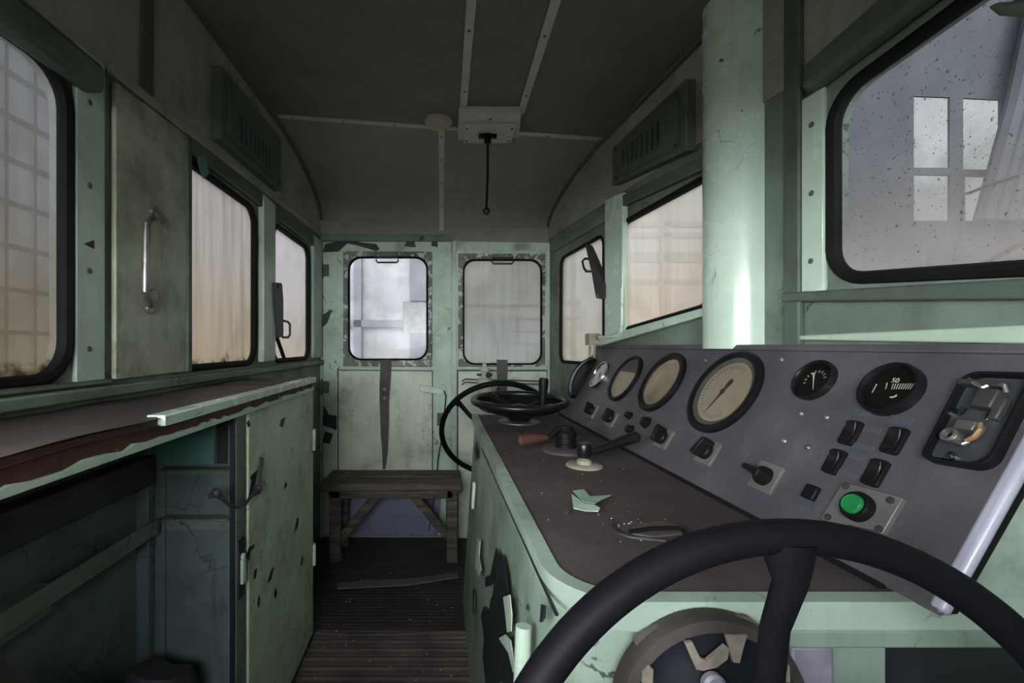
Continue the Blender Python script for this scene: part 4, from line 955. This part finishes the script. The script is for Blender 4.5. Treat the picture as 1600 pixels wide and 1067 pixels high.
# foreground steering wheel
sc_ = V((.293, .341, H - .434)); phi, yaw = .183, .06
ax_ = V((math.sin(yaw) * math.cos(phi), -math.cos(yaw) * math.cos(phi), math.sin(phi)))
w_, pt_ = wheel('steering_wheel', 'large black steering wheel in the foreground at the near end of the desk', 'steering wheel', sc_, ax_, (0, 0, 1), .275, .0145, 3, math.radians(88.5), .075, .0125, M['wheel_black'], .038, 'two big steering wheels', n=128)
obj('column', MB().cyl(sc_ - ax_ * .165, ax_, .024, .08, 24), M['iron'], w_)

# gearbox housing on the desk front
hc = EF.hit(1110, 1108, .014)
t = thing('drive_housing', 'round dark housing with flaking cream paint behind the foreground steering wheel', 'gear housing', hc)
obj('outer_ring', MB().lathe(hc, (0, -1, 0), [(.112, -.012), (.112, .002), (.109, .010), (.097, .013), (.094, .006), (.094, -.01)], 64), plain('worn_brown_ring', (.030, .024, .022), .6, var=.4), t)
obj('face_plate', MB().lathe(hc, (0, -1, 0), [(.094, -.004), (.06, .0), (.045, .012), (.0005, .014)], 48), plain('blue_black_face', (.006, .007, .011), .55, spec=.2), t)
M['flake_cream'] = plain('stained_cream_paint', (.15, .125, .105), .6, var=.35, scale=40)
HP = Plane(hc + V((0, -.004, 0)), (1, 0, 0), (0, -1, 0))
for px in ([(1070, 1004), (1082, 1003), (1094, 1028), (1104, 1032), (1133, 1008), (1140, 1014), (1137, 1030), (1120, 1043), (1100, 1048), (1088, 1046)], [(1134, 992), (1168, 992), (1162, 1012), (1156, 1036), (1146, 1035)], [(1003, 1067), (1004, 1050), (1014, 1040), (1021, 1046), (1020, 1067)], [(1228, 1066), (1230, 1042), (1234, 1040), (1235, 1066)]):
    pp('cream_flake', HP, px, .010, .004, M['flake_cream'], t)
obj('cap_nut', MB().lathe(HP.hit(1112, 1066, .014), (0, -1, 0), [(.013, 0), (.013, .006), (.010, .009), (.004, .009), (.003, .004)], 24), M['lilac'], t)
tag(pp('ragged_gasket', EF, [(990, 1000), (1015, 984), (1052, 972), (1100, 963), (1168, 963), (1192, 980), (1212, 998), (1200, 1010), (1180, 1000), (1110, 985), (1050, 1000), (1005, 1030)], .012, .006, M['leather'], None, .004, .002), 'ragged dark rubber gasket over the round housing on the desk front', 'gasket')

# levers
def on_desk(px, py): p = DK.hit(px, py); p.z = DZ - .003; return p
c = on_desk(884, 704)
t = thing('control_lever', 'black drum lever with a red-brown handle on the desk', 'lever', c, 'desk levers')
obj('base_plate', MB().lathe(c, (0, 0, 1), [(.072, 0), (.072, .006), (.066, .010), (.02, .012)], 40, True), M['counter'], t)
obj('drum', MB().lathe(c, (0, 0, 1), [(.031, .008), (.031, .022), (.028, .024), (.028, .040), (.031, .042), (.031, .055), (.026, .06), (.020, .074), (.010, .078), (.0005, .078)], 32), M['black'], t)
hp = [c + V((.01, 0, .068)), c + V((-.03, -.01, .068)), c + V((-.045, -.015, .048)), c + V((-.062, -.02, .042))]
obj('lever_arm', MB().tube(hp, [.012, .011, .010, .009], n=12), M['black_gloss'], t)
k = obj('handle_grip', MB().tube([c + V((-.058, -.02, .042)), c + V((-.075, -.024, .041)), c + V((-.11, -.032, .040)), c + V((-.142, -.04, .038)), c + V((-.148, -.041, .038))], [.008, .011, .016, .016, .009], n=14), M['handle_red'], t); k['label'] = 'red-brown wooden grip'
obj('pointer', MB().box(c + V((.045, .0, .052)), (.05, .012, .006)), M['black'], t, .001)
c = on_desk(913, 728)
t = thing('control_lever', 'lever with a black rod on a cream disc, in front of the drum lever', 'lever', c, 'desk levers')
obj('base_disc', MB().lathe(c, (0, 0, 1), [(.046, 0), (.046, .003), (.042, .006), (.018, .006)], 40, True), M['cream'], t)
obj('collar', MB().lathe(c, (0, 0, 1), [(.019, .004), (.019, .014), (.015, .018), (.008, .019), (.008, .03)], 28), M['cream'], t)
obj('hub', MB().lathe(c, (0, 0, 1), [(.014, .022), (.017, .026), (.017, .055), (.014, .060), (.0005, .060)], 24, True), M['black_gloss'], t)
obj('lever_rod', MB().tube([c + V((.005, 0, .036)), c + V((.03, .004, .038)), c + V((.09, .014, .056)), c + V((.125, .02, .066)), c + V((.145, .023, .072)), c + V((.150, .024, .074))], [.011, .010, .012, .0145, .0145, .008], n=14), M['black_gloss'], t)
# loose bits
def flake(px, label, lift=.002, name='paint_flake', mat='flake', cat='paint flake', group='curled paint flakes on the desk'):
    pts = [DK.hit(x, y) for x, y in px]; cc = sum(pts, V((0, 0, 0))) / len(pts); n = len(pts)
    vs = [V((p.x, p.y, DZ - .002 + lift + .006 * ((p - cc).length / .05) ** 2)) for p in pts]
    top_ = [p + V((0, 0, .0012)) for p in vs]; vs = vs + top_ + [V((cc.x, cc.y, DZ - .002 + lift)), V((cc.x, cc.y, DZ - .001 + lift))]
    fs = [(i, (i + 1) % n, n + (i + 1) % n, n + i) for i in range(n)] + [((i + 1) % n, i, 2 * n) for i in range(n)] + [(n + i, n + (i + 1) % n, 2 * n + 1) for i in range(n)]
    return tag(obj(name, MB().add(vs, fs), M[mat]), label, cat, group)
flake([(893, 781), (896, 800), (915, 804), (935, 805), (938, 799), (928, 793), (912, 790)], 'palest curled paint flake, nearest of the pair on the desk', .003)
M['flake_green'] = plain('green_flake', (.25, .36, .28), .6)
flake([(895, 774), (912, 772), (922, 780), (955, 782), (938, 787), (930, 796), (912, 790), (905, 783)], 'greener paint flake behind the pale one on the desk', .004, mat='flake_green')
flake([(880, 800), (886, 797), (891, 802), (888, 806), (882, 804)], 'tiny brown crumb of paint left of the pale flakes', .001, mat='leather')
# worn pad with wire
pts = [(955, 826), (968, 818), (1000, 816), (1040, 818), (1073, 824), (1078, 832), (1060, 842), (1020, 846), (985, 843), (962, 836)]
t = thing('rubber_pad', 'flattened dark rubber pad with a bent wire loop on the desk', 'pad', on_desk(1015, 833))
mb = MB(); mb.prism([V((p.x, p.y, DZ - .003)) for p in [DK.hit(*q_) for q_ in ((1000, 820), (1040, 817), (1070, 826), (1066, 836), (1020, 842), (986, 836))]], (0, 0, .004)); obj('pad', mb, M['leather'], t, .001)
obj('wire_loop', MB().tube([on_desk(957, 820) + V((0, 0, .006)), on_desk(956, 828) + V((0, 0, .004)), on_desk(966, 837) + V((0, 0, .004)), on_desk(985, 843) + V((0, 0, .004)), on_desk(1010, 846) + V((0, 0, .004)), on_desk(1040, 848) + V((0, 0, .003))], .0028, n=7), M['iron'], t)
obj('rubber_strip', MB().tube([on_desk(985, 836) + V((0, 0, .006)), on_desk(1020, 833) + V((0, 0, .008)), on_desk(1062, 832) + V((0, 0, .008)), on_desk(1070, 837) + V((0, 0, .004))], .005, n=8, flat=.6), M['rubber'], t)
random.seed(5); mb = MB()
for i in range(62):
    if i < 22: p = DK.hit(random.gauss(985, 25), random.gauss(822, 10))
    else: p = V((random.uniform(.18, .52), random.uniform(.6, 1.9), .84))
    s_ = random.uniform(.0008, .0021); a_ = random.uniform(0, 6); rot = Matrix.Rotation(a_, 3, 'Z')
    mb.box(V((p.x, p.y, DZ - .0025 + s_ * .2)), (s_ * 1.6, s_, s_ * .4), rot)
tag(obj('paint_crumbs', mb, M['white']), 'tiny white paint crumbs scattered over the brown desk top', 'crumbs', None, 'stuff')
random.seed(6); mb = MB()
for i in range(70):
    x, y = random.uniform(-.46, .05), random.uniform(1.0, 2.3); s_ = random.uniform(.002, .006)
    mb.box(V((x, y, .019 if y < 1.83 else .002)), (s_ * 1.7, s_, s_ * .4), Matrix.Rotation(random.uniform(0, 6), 3, 'Z'))
tag(obj('floor_debris', mb, M['ivory']), 'small pale debris scattered on the aisle floor', 'debris', None, 'stuff')
# triangular sticker
tag(pp('triangle_sticker', L, [(131, 381), (147, 375), (147, 389)], .0112, .0008, M['ink'], None), 'small black triangle sticker on the near left post', 'sticker')

# ================================================================== LIGHT
w = bpy.data.worlds.new('sky_with_rear_lobe'); SC.world = w; w.use_nodes = True
nt = w.node_tree; nt.nodes.clear()
bg = nt.nodes.new('ShaderNodeBackground'); ou = nt.nodes.new('ShaderNodeOutputWorld'); nt.links.new(bg.outputs[0], ou.inputs[0])
# sky given an added bright lobe behind the camera as fill; dimmer elsewhere
bg.inputs[0].default_value = (.96, .98, 1.0, 1)
tcw = nt.nodes.new('ShaderNodeTexCoord')
dt = nt.nodes.new('ShaderNodeVectorMath'); dt.operation = 'DOT_PRODUCT'; dt.inputs[1].default_value = V((-.42, -1.0, .12)).normalized()
nt.links.new(tcw.outputs['Generated'], dt.inputs[0])
mr = nt.nodes.new('ShaderNodeMapRange'); mr.interpolation_type = 'SMOOTHSTEP'
nt.links.new(dt.outputs['Value'], mr.inputs[0])
mr.inputs[1].default_value = .55; mr.inputs[2].default_value = .98; mr.inputs[3].default_value = WORLD_LOW; mr.inputs[4].default_value = WORLD_HIGH
nt.links.new(mr.outputs[0], bg.inputs[1])
cam = bpy.data.cameras.new('camera'); co = bpy.data.objects.new('camera', cam); COL.objects.link(co)
co.location = EYE; co.rotation_euler = (PI / 2, 0, 0)
cam.sensor_width = 36; cam.lens = 36 * F / 1600; cam.shift_x = (800 - CX) / 1600; cam.shift_y = -(533.5 - CY) / 1600
cam.clip_start = .01
SC.camera = co
vs_ = SC.view_settings; vs_.view_transform = 'Standard'; vs_.look = 'None'; vs_.gamma = 1; vs_.use_curve_mapping = False; vs_.exposure = -0.4
cy_ = SC.cycles; cy_.use_denoising = True; cy_.max_bounces = 14; cy_.diffuse_bounces = 6; cy_.transmission_bounces = 8; cy_.transparent_max_bounces = 16; cy_.sample_clamp_indirect = 6
